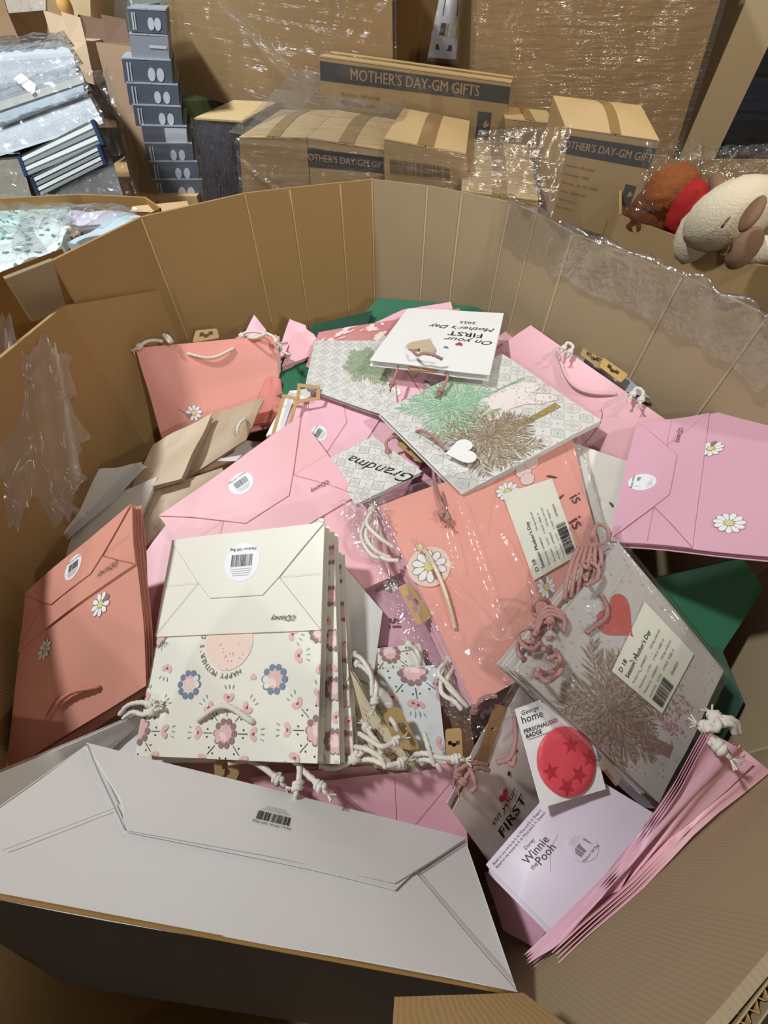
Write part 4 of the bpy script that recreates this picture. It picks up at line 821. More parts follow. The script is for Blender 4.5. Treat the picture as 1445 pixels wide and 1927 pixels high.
SRM = mat('star_deep_red', 'B83440', .3)
def star(cx, cy, r, a): return [(cx + (r if i % 2 == 0 else r * .42) * cos(a + i * pi / 5), cy + (r if i % 2 == 0 else r * .42) * sin(a + i * pi / 5)) for i in range(10)]
A = Art(S, .0053)
for q, a in (((1033, 1450), .3), ((1085, 1455), .9), ((1070, 1400), .1), ((1105, 1425), 1.2), ((1062, 1478), .6)):
    x, y = S.m(*q); A.free(star(x, y, .0105, a), SRM)
A.build(bg, 'star')
S, R = mk('hanger_card', 'small brown kraft hanger under corner of wrapped palm pack', [(1160, 1480, -.61), (1175, 1455, -.61), (1140, 1420, -.585), (1128, 1440, -.585)], KRAFT, .001, 0, 0, 112, cat='hanger')
# --- white-lilac bag bottom with logo text
S, R = mk('gift_bag', 'lavender-white gift bag bottom with logo lettering and barcode, lower right', [(1052, 1765, -.615), (1238, 1535, -.625), (1078, 1438, -.605), (914, 1627, -.665)], LAV, .016, .0, .0, 113)
A = Art(S); c = S.m(1015, 1605); A.text('Winnie', c[0], c[1] + .0045, .0135, GINK, 0, 0, .006); A.text('the', c[0] - .016, c[1] - .005, .007, GINK, 0, 0, .004); A.text('Pooh', c[0] + .003, c[1] - .006, .0135, GINK, 0, 0, .006); A.text('Disney', c[0], c[1] + .014, .006, GINK, 0, .2)
for i in range(2): A.text('Based on the works by A. A. Milne and E. H. Shepard', c[0] - .002, c[1] + .024 + .005 * i, .0042, GINK)
A.build(R); sticker(S, *S.m(1094, 1595), .017, R, .0010, 0, LAV)
A = Art(S, .0008); A.line([S.m(1050, 1570), S.m(1035, 1600), S.m(1036, 1640)], .0006, mat('lilac_fold_wear_shade', 'C3B2C2', .5)); A.build(R, 'fold_line')  # one darker strip paints the crease, its shade included
S, R = mk('gift_bag', 'dark pink gift bag in the shaded gap beside big white bag', [(945, 1750, -.74), (1005, 1785, -.655), (1060, 1700, -.675), (912, 1640, -.76)], LILAC, .01, 0, .003, 114)
# --- pink bags standing along the near right wall
EDG = [([(1155, 1662, -.580), (985, 1800, -.615), (1388, 1405, -.51), (1325, 1372, -.49)], LILAC, 'pink gift bag with white cord against the near right wall, innermost'),
       ([(1165, 1670, -.592), (990, 1812, -.628), (1400, 1425, -.52), (1335, 1392, -.502)], PINK2, 'pink gift bag against the near right wall, middle one of three'),
       ([(1170, 1690, -.600), (1040, 1795, -.585), (1424, 1436, -.528), (1370, 1388, -.512)], PINK, 'pink gift bag against the near right wall, outermost with longest corner')]
for k, (pts, m_, lab) in enumerate(EDG):
    S, R = mk('gift_bag', lab, pts, m_, .008, .0, .008, 120 + k)
    if k == 0:
        A = Art(S)
        for q in range(3): A.daisy(*S.m(1232 - 22 * q, 1560 + 25 * q), .008, 9)
        A.poly(petal(*S.m(1240, 1530), .02, .006, 2), SLATE); A.poly(petal(*S.m(1215, 1560), .02, .006, 2.4), SAGE); A.build(R)
        for pts, kn in (([(1330, 1372, -.50), (1345, 1358, -.485), (1368, 1352, -.48), (1385, 1360, -.485), (1390, 1378, -.495)], ()), ([(1328, 1372, -.50), (1350, 1365, -.482), (1375, 1362, -.48), (1382, 1380, -.49)], ()), ([(1335, 1385, -.495), (1345, 1398, -.485), (1352, 1405, -.485)], (1,)), ([(1345, 1350, -.485), (1352, 1362, -.475), (1345, 1372, -.48), (1330, 1368, -.49)], (0, 1))): cordp(pts, R, CORDW, .0036, kn)
# --- big white bag, bottom up
BW = [Vector((.105, .012, CAMZ - .658)), Vector((-.312, .092, CAMZ - .497)), Vector((-.36, -.012, CAMZ - .352)), Vector((.112, -.092, CAMZ - .523))]
p_ = [PZ(875, 1583, -.655), PZ(160, 1405, -.50), PZ(-190, 1655, -.36), PZ(972, 1872, -.52)]
S = Surf(p_[0], p_[1], p_[2], p_[3], .006, .003, 130)
R = thing('gift_bag', 'extra large white gift bag upside down with folded bottom, nearest', 'gift bag', (S.a + S.b + S.c + S.d) / 4)
fl = mat('white_fold_wear_shade', 'A9AAB0', .5)  # grey crease tone: fold wear plus painted shade
bp = rows_slab(S, [(j / 6, 0, 1) for j in range(7)], 0, .001, 'bottom_panel', WHITE, R, 14)
q1, q2, q3, q4 = S.inv(213, 1530), S.inv(232, 1573), S.inv(740, 1672), S.inv(780, 1645)
# flap from the far edge over the tucked sides
rows = [(0, 0, 1)] + [(q4[1] * j / 5, q4[0] * j / 5, 1 - (1 - q1[0]) * j / 5) for j in range(1, 6)] + [(max(q3[1], q2[1]), q3[0], q2[0])]
rows_slab(S, rows, .0042, .0007, 'glued_flap', WHITE, bp, 14)
rows_slab(S, [(q4[1] + (1 - q4[1]) * j / 5, q4[0] * (1 - j / 5), 1 - (1 - q1[0]) * (1 - j / 5)) for j in range(6)], .002, .0007, 'glued_flap', WHITE, bp, 14)
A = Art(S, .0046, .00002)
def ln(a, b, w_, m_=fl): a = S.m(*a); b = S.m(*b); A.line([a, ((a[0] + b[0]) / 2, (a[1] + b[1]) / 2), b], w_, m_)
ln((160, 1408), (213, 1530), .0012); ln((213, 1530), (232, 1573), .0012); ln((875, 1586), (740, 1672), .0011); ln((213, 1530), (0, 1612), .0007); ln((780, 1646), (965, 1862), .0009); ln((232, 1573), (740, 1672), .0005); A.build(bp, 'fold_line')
c = S.m(512, 1548); A = Art(S, .0048); A.barcode(c[0], c[1], .034, .014, 0); 
for i in range(4): A.line([(c[0] - .016 + .002 * i, c[1] - .010 - .0022 * i), (c[0] + .016 - .002 * i, c[1] - .010 - .0022 * i)], .0006, LINE)
A.text('Extra Wide Gift Bag', c[0], c[1] + .0115, .0048, INK, 0); 
A.build(bp, 'barcode')
dv = Vector((-.01, -.10, -.30)); KD = mat('kraft_print_paper', '2E2216', .6, .1, 200, .1)
for nm, u, v_, m_ in (('front_panel', (S.pt(0, 1), S.pt(1, 1)), None, KD), ('back_panel', (S.pt(1, 0), S.pt(0, 0)), None, WHITE), ('side_gusset', (S.pt(0, 0), S.pt(0, 1)), None, WHITE), ('side_gusset', (S.pt(1, 1), S.pt(1, 0)), None, WHITE)):
    a, b = u; prism([a, b, b + dv * (.9), a + dv * .9], ((b - a).cross(dv)).normalized() * .0009, nm, m_, R)
a, b = S.pt(0, 1), S.pt(1, 1)
V, Fc = tube([a, (a + b) / 2, b], .0016, 6, False, 10); obj('edge_fold', V, Fc, mat('kraft_edge', '9A7440', .6), R, smooth=True)
Sx = Surf(b + dv * .9, a + dv * .9, a, b); Sx = Surf(a + dv * .9, b + dv * .9, b, a) if Sx.n.y > 0 else Sx
S2, R2 = mk('gift_bag', 'white gift bag corner wedged between salmon bag and big white bag', [(0, 1560, -.66), (200, 1420, -.66), (300, 1330, -.64), (-60, 1480, -.60)], WHITE, .006, .0, .003, 131)
S2, R2 = mk('gift_bag', 'grey-white gift bag with creased bottom left of folk-flower stack', [(190, 1470, -.68), (330, 1490, -.68), (300, 1300, -.64), (235, 1340, -.65)], GREYW, .006, .0, .003, 132)
cordp([(225, 1345, -.62), (240, 1328, -.61), (262, 1322, -.60), (285, 1325, -.60)], R2, CORDW, .0031, (1,)); cordp([(232, 1352, -.62), (250, 1340, -.61), (270, 1345, -.605), (288, 1338, -.60)], R2, CORDW, .0031, (1,))
# --- buried layer
rnd = random.Random(77); mm = [PINK, WHITE, PINK2, CREAM, LILAC, GREYW, BROWN, TAUPE]
for k in range(26):
    for _ in range(60):
        x, y = rnd.uniform(-.42, .42), rnd.uniform(-.02, .98)
        if ((x) / .40) ** 2 + ((y - .48) / .56) ** 2 < .95 and y > .615 * x + .06: break
    a = rnd.random() * 6.28; z = CAMZ - (.655 + .03 * rnd.random()) - (.17 if y < .32 and x > -.02 else .06 if y < .25 else 0) + (.06 if y > .75 else 0); w_, h_ = .12, .15
    q = [Vector((x + rot2(p, a)[0], y + rot2(p, a)[1], z + rnd.uniform(-.02, .02))) for p in ((-w_, -h_), (w_, -h_), (w_, h_), (-w_, h_))]
    S = Surf(*q, 0, .004, k); col = ['pink', 'white', 'rose', 'cream', 'lilac', 'grey-white', 'brown-lined', 'taupe'][k % 8]
    new_bag('gift_bag', 'flat %s gift bag buried under the visible layer of the heap' % col, S, mm[k % 8], .008, group='gift bags buried in the heap')
# ================================================================== BEHIND THE BIN
def carton(name, label, pts, depth, m=BOXM, tape=True, group=None, cat='carton', bul=.0, seam='along', mt=None):
    # pts: front face corners bottom-left, bottom-right, top-right, top-left (points in space); depth vector runs away
    a, b, c, d = pts; dv = Vector(depth); root = thing(name, label, cat, (a + b) / 2, group)
    prism([a, b, c, d], dv, 'body', m, root)
    St = Surf(d, c, c + dv, d + dv, bul)
    if St.n.z < 0: St = Surf(c, d, d + dv, c + dv, bul)
    if seam == 'along':
        sheet(St, 'top_flap', mt or BOXT, root, .004, .003, 0, .495, 0, 1, 4, 6); sheet(St, 'top_flap', mt or BOXT, root, .004, .003, .505, 1, 0, 1, 4, 6)
        if tape: sheet(St, 'tape', TAPE, root, .0052, .0006, .40, .60, 0, 1, 3, 6)
    else:
        sheet(St, 'top_flap', mt or BOXT, root, .004, .003, 0, 1, 0, .495, 6, 4); sheet(St, 'top_flap', mt or BOXT, root, .004, .003, 0, 1, .505, 1, 6, 4)
        if tape: sheet(St, 'tape', TAPE, root, .0052, .0006, 0, 1, .40, .60, 6, 3)
    return root, Surf(a, b, c, d), St
BAND = mat('printed_band', '3E3D3C', .55); BTXT = mat('band_lettering', 'A98B66', .6); PRN = mat('carton_print', '6B5638', .6)
def md_print(R, S, v0, v1, size, emblem=True, lines=True, tx=.5):
    sheet(S, 'printed_band', BAND, R, .0006, .0003, .002, .998, v0, v1, 1, 1)
    A = Art(S, .0012); w, h = S.w, S.h; A.text("MOTHER'S DAY-GM GIFTS", w * tx, h * (v0 + v1) / 2, size, BTXT, 0, 0, .01)
    if lines:
        for i, t in enumerate(('Description  Gift bag large', 'Manufacturing   100480', 'Dimensions   430 x 320 x 185MM', 'Cartons   SEASON GIFTS', 'Country of origin', 'Date   WEEK 10')): A.text(t, w * .11, h * (v0 - .10 - .085 * i), size * .33, PRN, 0, 0, 0, 'LEFT')
    if emblem:
        x, y, e = w * .88, h * (v0 - .26), size * 1.0; A.poly([(x - e * .62, y - e), (x + e * .62, y - e), (x + e * .62, y + e), (x - e * .62, y + e)], BAND)
        for q in range(4): A.poly(petal(x, y - e * .1, e * .6, e * .22, .6 + q * .55), BTXT)
        A.line([(x - e * .45, y - e * .7), (x, y + e * .2), (x + e * .4, y - e * .7)], e * .12, BTXT); A.line([(x - e * .4, y + e * .65), (x + e * .4, y + e * .7)], e * .12, BTXT)
    A.build(R)
def YP(x, y, Y): return PY(x, y, Y)
def wrapface(S, R, m=WRAP, seed=0, h=.012, amp=.006, nu=50, nv=50, u0=-.02, u1=1.02, v0=-.02, v1=1.02, ridges=(), name='stretch_wrap', fine=.0008):
    return film(S, name, m, R, nu, nv, u0, u1, v0, v1, h=h, amp=amp, sc=3.5, edge=.05, drop=.01, fine=fine, seed=seed, ridges=ridges)
def quadY(px, grow=0): return [PY(*p) for p in px]
# long carton with the band, behind
q = quadY([(606, 300, 1.86), (940, 330, 1.80), (962, 158, 1.80), (601, 108, 1.86)])
R, S, St = carton('carton', 'long carton with dark MOTHER\'S DAY-GM GIFTS band, rearmost of the printed ones', q, (.03, .13, .0), seam='across'); md_print(R, S, .80, .97, .035)
wrapface(S, R, FILM, 3, .006, .003, 20, 20)
# wrapped cartons row behind the rim
q = quadY([(725, 420, 1.38), (885, 420, 1.38), (876, 292, 1.38), (722, 264, 1.38)])
R, S, St = carton('carton', 'taped carton with barcode end, middle of the row behind the rim', q, (.06, .40, .0), bul=.016)
A = Art(S, .0012); A.barcode(S.w * .42, S.h * .72, S.w * .7, S.h * .16, 0, PRN); A.build(R); wrapface(S, R, WRAPV, 5, .008, .004, 30, 30)
q = quadY([(590, 430, 1.40), (722, 420, 1.40), (722, 285, 1.40), (578, 262, 1.40)])
R, S, St = carton('carton', 'carton with dark printed band left of the barcode carton', q, (.05, .36, .0), bul=.014); md_print(R, S, .72, .92, .020, True, False)
q = quadY([(462, 440, 1.38), (588, 430, 1.40), (577, 262, 1.40), (450, 262, 1.38)])
R2, S2, St2 = carton('carton', 'plain stretch-wrapped carton at the left end of the row', q, (.05, .36, .0), bul=.012)
Sw = Surf(S2.a, S.b, S.c, S2.d); wrapface(Sw, R2, WRAPV, 7, .010, .005, 70, 40, ridges=[(0, Sw.h * .8, Sw.w * .5, Sw.h * .2, .01, .004), (0, Sw.h * .98, Sw.w, Sw.h * .97, .01, .004)])
film(Surf(S2.d, S.c, S.c + Vector((.06, .3, .03)), S2.d + Vector((.06, .35, .03))), 'stretch_wrap', WRAP, R2, 40, 30, h=.012, amp=.006, sc=6, fine=.001, seed=9)
q = quadY([(872, 440, 1.30), (1012, 470, 1.24), (1012, 380, 1.26), (868, 362, 1.30)])
R, S, St = carton('carton', 'low carton with torn top edge between barcode carton and tilted carton', q, (.05, .40, .03), bul=.01); wrapface(St, R, WRAPV, 11, .008, .004, 30, 30)
q = quadY([(960, 330, 1.75), (1040, 340, 1.72), (1045, 235, 1.72), (950, 225, 1.75)])
R, S, St = carton('carton', 'small wrapped carton seen behind the tilted printed carton', q, (.02, .2, 0)); wrapface(S, R, WRAP, 12, .006, .003, 16, 16)
# tilted tall carton
a, b, c, d = quadY([(1022, 425, 1.43), (1165, 470, 1.29), (1240, 268, 1.30), (1064, 243, 1.44)])
R = thing('carton', 'tall tilted carton with dark MOTHER\'S DAY-GM GIFTS band, right of the row', 'carton', (a + b) / 2)
bk = PY(1040, 183, 1.58) - d; prism([a, b, c, d], bk, 'body', BOXM, R)
St = Surf(d, c, c + bk, d + bk); S = Surf(a, b, c, d)
St.bulge = .018
sheet(St, 'top_flap', BOXT, R, .004, .003, 0, .55, 0, 1, 5, 5); sheet(St, 'top_flap', BOXT, R, .004, .003, .56, 1, 0, 1, 5, 5); sheet(St, 'tape', TAPE, R, .0055, .0006, .50, .61, 0, 1, 2, 5)
md_print(R, S, .78, .95, .0215, True, True, .50); A = Art(S, .0014); A.barcode(S.w * .45, S.h * .06, S.w * .6, S.h * .08, 0, PRN); A.build(R); wrapface(S, R, film_mat('soft_wrap', .3, .03, .35, (3, 30, 1), .4, uvmap=True, base=.03), 14, .006, .003, 24, 24)
Sv = Surf(PY(870, 430, 1.26), PY(1022, 440, 1.24), PY(1062, 255, 1.42), PY(905, 260, 1.40)); film(Sv, 'stretch_wrap', WRAPV, R, 50, 40, h=.01, amp=.008, sc=5, fine=.001, seed=15, ridges=[(0, Sv.h * .85, Sv.w, Sv.h * .6, .012, .004), (0, Sv.h * .7, Sv.w, Sv.h * .5, .012, .004), (0, Sv.h * .3, Sv.w, Sv.h * .35, .012, .004)])
# big wrapped pallet cartons
def big(label, px, dep, seed, ridges=(), fine=.0010, wm=WRAP):
    q = quadY(px); R = thing('pallet_carton', label, 'carton', (q[0] + q[1]) / 2); prism(q, Vector(dep), 'body', mat('wrapped_board', 'A98859', .7, .08, 300, .07), R)
    S = Surf(*q); wrapface(S, R, wm, seed, .012, .007, 90, 90, ridges=ridges, fine=fine); return R, S
R, S = big('huge stretch-wrapped brown carton overhanging at the left of the printed cartons', [(332, 168, 2.05), (742, 290, 2.0), (735, -160, 2.0), (298, -160, 2.05)], (-.02, .8, 0), 21)
film(Surf(S.a + Vector((-.03, .75, .02)), S.a, S.d, S.d + Vector((-.03, .75, 0))), 'stretch_wrap', WRAPV, R, 30, 40, h=.012, amp=.006, sc=5, seed=4)
Sd = Surf(PY(452, 262, 1.42), PY(520, 262, 1.42), PY(602, 160, 1.92), PY(560, 130, 1.95)); film(Sd, 'stretch_wrap', WRAPV, R, 20, 50, h=.0, amp=.006, sc=5, fine=.001, seed=8)
Sd = Surf(PY(545, 150, 1.95), PY(600, 170, 1.93), PY(430, 0, 1.97), PY(370, -40, 1.97)); film(Sd, 'stretch_wrap', WRAP, R, 20, 60, h=.004, amp=.006, sc=6, fine=.0006, seed=28)
Sd2 = Surf(PY(335, 180, 2.0), PY(480, 262, 1.96), PY(470, 235, 1.97), PY(332, 150, 2.01)); film(Sd2, 'stretch_wrap', WRAPV, R, 40, 10, h=.01, amp=.012, sc=6, fine=.002, seed=18)
R, S = big('huge stretch-wrapped brown carton beside the cream steel post', [(885, 330, 2.02), (1256, 330, 1.96), (1404, -160, 1.96), (905, -160, 2.02)], (.0, .14, 0), 23, fine=.0016, wm=WRAPV)
boxm(S.a + Vector((0, .16, 0)), (S.b - S.a).xyz, (0, .6, 0), (0, 0, 1.2), 'body', BOXM, R)
# kraft box side at the gap plus white document pouch
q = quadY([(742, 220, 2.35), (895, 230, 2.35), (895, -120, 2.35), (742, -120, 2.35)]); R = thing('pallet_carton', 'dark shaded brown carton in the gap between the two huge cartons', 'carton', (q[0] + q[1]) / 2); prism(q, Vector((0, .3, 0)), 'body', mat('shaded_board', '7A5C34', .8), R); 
q = quadY([(805, 108, 2.2), (858, 112, 2.2), (872, -60, 2.2), (838, -60, 2.2)]); S = Surf(*q, .02); R = thing('document_pouch', 'white plastic pouch of labels hanging in the gap between huge cartons', 'pouch', (q[0] + q[1]) / 2)
sheet(S, 'pouch', mat('pouch_white', 'D9DCE4', .25, .2, 60), R, 0, .02); A = Art(S, .002)
A.poly([(S.w * .25, S.h * .50), (S.w * .9, S.h * .50), (S.w * .9, S.h * .68), (S.w * .25, S.h * .68)], GINK); A.poly([(S.w * .5, S.h * .25), (S.w * .9, S.h * .28), (S.w * .9, S.h * .42), (S.w * .5, S.h * .42)], mat('label_yellow', 'D8D07A', .5)); A.poly([(S.w * .2, S.h * .1), (S.w * .8, S.h * .1), (S.w * .8, S.h * .17), (S.w * .2, S.h * .17)], GINK); A.poly([(S.w * .25, S.h * .28), (S.w * .45, S.h * .28), (S.w * .45, S.h * .42), (S.w * .25, S.h * .42)], GINK); A.build(R)
film(S, 'pouch_film', FILMC, R, 16, 24, h=.02, amp=.008, sc=8, seed=2)
# ---- stack of slim grey cartons
GBX = mat('grey_carton', '565C68', .45, .03); GTOP = mat('grey_carton_lid', 'A9AFB6', .35); OVAL = mat('oval_print', 'C6CAD0', .5)
rows = [((240, 18), (312, 22), 42, 0), ((243, 66), (316, 70), 48, 1), ((229, 112), (322, 116), 44, 0), ((238, 158), (335, 162), 39, 0), ((250, 199), (341, 203), 38, 0), ((266, 238), (352, 240), 34, 1), ((272, 272), (362, 272), 34, 0), ((280, 306), (372, 306), 34, 0), ((286, 340), (380, 340), 40, 0)]
ordn = ['topmost', 'second from the top', 'third from the top', 'fourth from the top', 'fifth from the top', 'sixth from the top, with pale label', 'third from the bottom', 'second from the bottom', 'lowest in view']
for k, ((x0, y0), (x1, y1), hh, pale) in enumerate(rows):
    Yd = 1.72 - .006 * k; q = quadY([(x0 + 6, y0 + hh, Yd), (x1 + 3, y1 + hh, Yd), (x1, y1, Yd), (x0, y0, Yd)])
    R, S, St = carton('slim_carton', 'slim grey carton in the tall stack, ' + ordn[k], q, (-.08, .28, 0), GBX if not (pale and k == 1) else mat('silver_carton', '90969F', .35), False, 'slim grey cartons in the tall stack', mt=GTOP)
    A = Art(S, .001)
    if not pale:
        for sx in (.58, .76): A.poly(circ(S.w * sx, S.h * .42, S.h * .22, 14, S.h * .3), OVAL)
        A.line([(S.w * .1, S.h * .1), (S.w * .1, S.h * .9)], .004, OVAL); A.line([(S.w * .16, S.h * .1), (S.w * .16, S.h * .9)], .003, OVAL)
    else:
        A.poly([(S.w * .5, S.h * .04), (S.w * .98, S.h * .04), (S.w * .98, S.h * .95), (S.w * .5, S.h * .95)], OVAL) if k > 1 else A.line([(S.w * .5, S.h * .6), (S.w * .95, S.h * .6)], .006, OVAL)
    A.build(R, 'oval_print')
    if k > 4: wrapface(S, R, WRAP, k, .006, .003, 10, 8)
# dark blue shrink-wrapped block
q = quadY([(392, 400, 1.62), (470, 400, 1.58), (458, 238, 1.62), (368, 232, 1.68)]); R = thing('wrapped_block', 'glossy dark navy shrink-wrapped block between grey stack and cartons', 'package', (q[0] + q[1]) / 2)
prism(q, Vector((.05, .4, 0)), 'body', mat('navy_goods', '101A33', .3, .2, 80), R); S = Surf(*q); film(S, 'stretch_wrap', film_mat('navy_wrap', .5, .0, .06, (150, 12, 1), 1, uvmap=True, dist=.03, base=.22), R, 40, 50, h=.01, amp=.005, sc=8, fine=.002, seed=3)
sheet(Surf(q[3], q[2], q[2] + Vector((.05, .3, 0)), q[3] + Vector((.05, .3, 0))), 'lid', BOXT, R, .012, .004)
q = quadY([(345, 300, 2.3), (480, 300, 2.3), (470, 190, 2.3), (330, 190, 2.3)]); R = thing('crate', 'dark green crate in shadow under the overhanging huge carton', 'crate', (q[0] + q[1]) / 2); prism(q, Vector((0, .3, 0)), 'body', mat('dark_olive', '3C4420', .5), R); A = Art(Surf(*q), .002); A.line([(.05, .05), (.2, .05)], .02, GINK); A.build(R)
# brown board standing left of the grey stack
q = quadY([(262, 400, 1.66), (300, 400, 1.62), (262, 90, 1.86), (180, 80, 1.86)]); single(prism(q, Vector((.0, .02, 0)), 'cardboard_sheet', mat('dull_board', '8E7053', .7, .05), None), 'tall brown cardboard sheet standing left of the grey carton stack', 'cardboard')
q = quadY([(190, 240, 1.75), (262, 300, 1.7), (240, 130, 1.8), (165, 75, 1.85)]); S = Surf(*q); R = thing('plastic_film', 'crumpled clear film hanging beside the silver frame packs', 'film', q[0]); film(Surf(PY(170, 330, 1.5), PY(262, 385, 1.5), PY(210, 150, 1.62), PY(160, 150, 1.65)), 'film_sheet', FILMC, R, 24, 40, h=0, amp=.02, sc=8, fine=.004, seed=44)
# ---- wrapped silver frame packs at the left
SIL = mat('silver_frame', 'B5BABE', .3, .02, metal=.6); BWH = mat('bubble_white', 'D3DAE0', .25, .8, 220); SLT = mat('pale_slat', 'CDD0CB', .4); DK = mat('dark_gap', '24282E', .5); NAVY = mat('navy_cap', '1F3350', .4)
bundles = [([(-60, 235, 1.50), (150, 165, 1.50), (138, 105, 1.52), (-60, 120, 1.52)], BWH, 'bubble-wrapped frame pack on top of the left stack'),
         ([(0, 240, 1.46), (165, 178, 1.46), (158, 140, 1.47), (-20, 195, 1.47)], SIL, 'silver-edged frame pack under the bubble-wrapped one'),
         ([(-20, 300, 1.42), (195, 232, 1.42), (172, 188, 1.44), (-30, 262, 1.44)], BWH, 'white wrapped pack in the middle of the left stack'),
         ([(52, 335, 1.38), (200, 275, 1.38), (180, 228, 1.40), (38, 298, 1.40)], SLT, 'slatted silver panel bundle, upper of two in left stack'),
         ([(75, 372, 1.35), (203, 308, 1.35), (190, 272, 1.36), (60, 335, 1.36)], SLT, 'slatted silver panel bundle, lower of two in left stack'),
         ([(-60, 375, 1.40), (60, 372, 1.40), (40, 300, 1.42), (-60, 305, 1.42)], mat('beige_pack', 'A79F90', .5), 'beige wrapped pack at the left end of the stack'),
         ([(90, 385, 1.36), (235, 380, 1.36), (215, 310, 1.38), (130, 335, 1.38)], BWH, 'wrinkled clear pack at the base of the left stack')]
for k, (px, m_, lab) in enumerate(bundles):
    q = quadY(px); R = thing('frame_pack', lab, 'package', (q[0] + q[1]) / 2, 'packs in the left stack'); dv = Vector((-.13, .24, .01)); S = Surf(*q)
    if m_ is SLT:
        prism(q, dv, 'core', DK, R)
        for j in range(4): sheet(S, 'slat', SIL if j % 2 == 0 else SLT, R, .006, .006, .04, .96, .04 + .24 * j, .21 + .24 * j, 1, 1)
        for u in (0, .965): sheet(S, 'end_cap', NAVY, R, .009, .010, u, u + .04, 0, 1, 1, 1)
    else:
        prism(q, dv, 'body', m_, R)
        if m_ is SIL: sheet(S, 'rail', SLT, R, .005, .004, 0, 1, .6, .95, 1, 1); sheet(S, 'rail', mat('pale_blue_panel', 'C8D8E4', .3), R, .004, .003, .02, .98, .12, .5, 1, 1)
    Sf_ = Surf(S.a, S.b, S.c, S.d)
    if m_ is not SLT: film(Sf_, 'film_wrap', FILMC, R, 30, 16, h=.012, amp=.008, sc=8, fine=.003, seed=50 + k); St = Surf(S.d, S.c, S.c + dv, S.d + dv); film(St, 'film_wrap', FILMC, R, 30, 24, h=.012, amp=.008, sc=8, fine=.002, seed=60 + k)
q = quadY([(60, 178, 1.46), (66, 172, 1.46), (-20, 100, 1.6), (-26, 106, 1.6)]); single(prism(q, Vector((.0, .015, .01)), 'white_strap', WHITE, None), 'white strap lying diagonally over the bubble-wrapped pack', 'strap')
# support table under the left stacks
boxm((-2.0, 1.38, 0), (.95, 0, 0), (0, .6, 0), (0, 0, 1.03), 'x', KRAFT, None)
o = bpy.data.objects['x']; o.name = 'storage_carton'; single(o, 'brown storage carton carrying the left stack of silver packs', 'carton')
o = boxm((-1.02, 1.64, 0), (.42, 0, 0), (0, .5, 0), (0, 0, CAMZ - .43), 'storage_carton', KRAFT, None); single(o, 'brown storage carton beneath the slim grey cartons', 'carton')
# ---- far clutter, top left
far = [([(-30, 95, 2.5), (88, 100, 2.5), (84, -60, 2.5), (-30, -60, 2.5)], 'E2D6C8', 'pale wrapped carton at the far upper left'),
       ([(90, 110, 2.3), (185, 80, 2.3), (170, -60, 2.3), (88, -60, 2.3)], 'A98E6B', 'tall tan carton standing behind the silver packs'),
       ([(128, 80, 2.2), (172, 78, 2.2), (168, -60, 2.2), (128, -60, 2.2)], 'CDB58C', 'narrow light tan board in front of the tall tan carton'),
       ([(190, 68, 2.4), (248, 62, 2.4), (250, 10, 2.4), (192, 12, 2.4)], 'D8DEE0', 'small white box far behind the grey carton stack'),
       ([(95, 130, 1.95), (178, 160, 1.95), (162, 80, 1.98), (98, 76, 1.98)], 'C5A988', 'beige box flap standing behind the bubble-wrapped pack'),
       ([(0, 120, 2.1), (60, 130, 2.1), (15, 25, 2.15), (-20, 40, 2.15)], '8A6A4A', 'dark brown carton flap at the far left edge'),
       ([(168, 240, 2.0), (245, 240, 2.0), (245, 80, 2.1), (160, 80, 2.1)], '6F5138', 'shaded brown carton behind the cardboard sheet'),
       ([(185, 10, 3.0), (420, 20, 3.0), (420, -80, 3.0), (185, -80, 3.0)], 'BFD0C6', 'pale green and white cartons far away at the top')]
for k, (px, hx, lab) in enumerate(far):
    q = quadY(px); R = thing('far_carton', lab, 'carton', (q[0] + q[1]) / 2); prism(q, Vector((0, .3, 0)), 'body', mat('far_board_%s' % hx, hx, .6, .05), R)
    for sg in (0, 1): c_, d_ = q[2], q[3]; e = (c_ - d_) * .5; prism([d_ + e * sg, d_ + e * (sg + 1), d_ + e * (sg + 1) + Vector((0, .02, .05)), d_ + e * sg + Vector((0, .02, .06))], Vector((0, .004, 0)), 'flap', mat('far_board_%s' % hx, hx), R)
single(blob(PY(122, 12, 2.1), (.022, .022, .03), mat('amber_plastic', 'D8A860', .2), 'ornament', None), 'small amber bulb-shaped ornament in front of tan cartons', 'ornament')
R = thing('plastic_film', 'sheet of shiny film over the far left pale carton', 'film', PY(40, 60, 2.4)); film(Surf(PY(-20, 95, 2.4), PY(85, 100, 2.4), PY(80, 0, 2.4), PY(-20, 0, 2.4)), 'film_sheet', FILMC, R, 30, 30, amp=.02, sc=6, fine=.004, seed=9)
# ---- neighbouring bin, back left, with mint packs
MB = mat('neighbour_board', '96703F', .75, .1)
R = thing('cardboard_bin', 'second cardboard bin behind left, heaped with mint patterned packs', 'bin', (-.85, 1.0, 0))
z1 = -.335
p = [PZ(-120, 372, z1), PZ(0, 374, z1), PZ(150, 366, z1), PZ(272, 372, z1), PZ(300, 392, -.33), PZ(262, 412, -.335)]
for i in range(len(p) - 1):
    a, b = p[i], p[i + 1]; prism([a, b, Vector((b.x, b.y, .1)), Vector((a.x, a.y, .1))], Vector((.0, .007, 0)), 'wall_panel', MB, R)
a, b, c = PZ(-90, 560, -.33), PZ(0, 512, -.33), PZ(110, 470, -.33)
for a, b in ((a, b), (b, c)): prism([a, b, Vector((b.x, b.y, .1)), Vector((a.x, a.y, .1))], Vector((.004, .006, 0)), 'wall_panel', MB, R)
a = PZ(190, 395, -.345); sheet(Surf(PZ(245, 398, -.36), PZ(360, 402, -.34), PZ(352, 378, -.34), PZ(250, 388, -.35)), 'inner_flap', mat('pale_kraft', 'B8956B', .7), R, 0, .005)
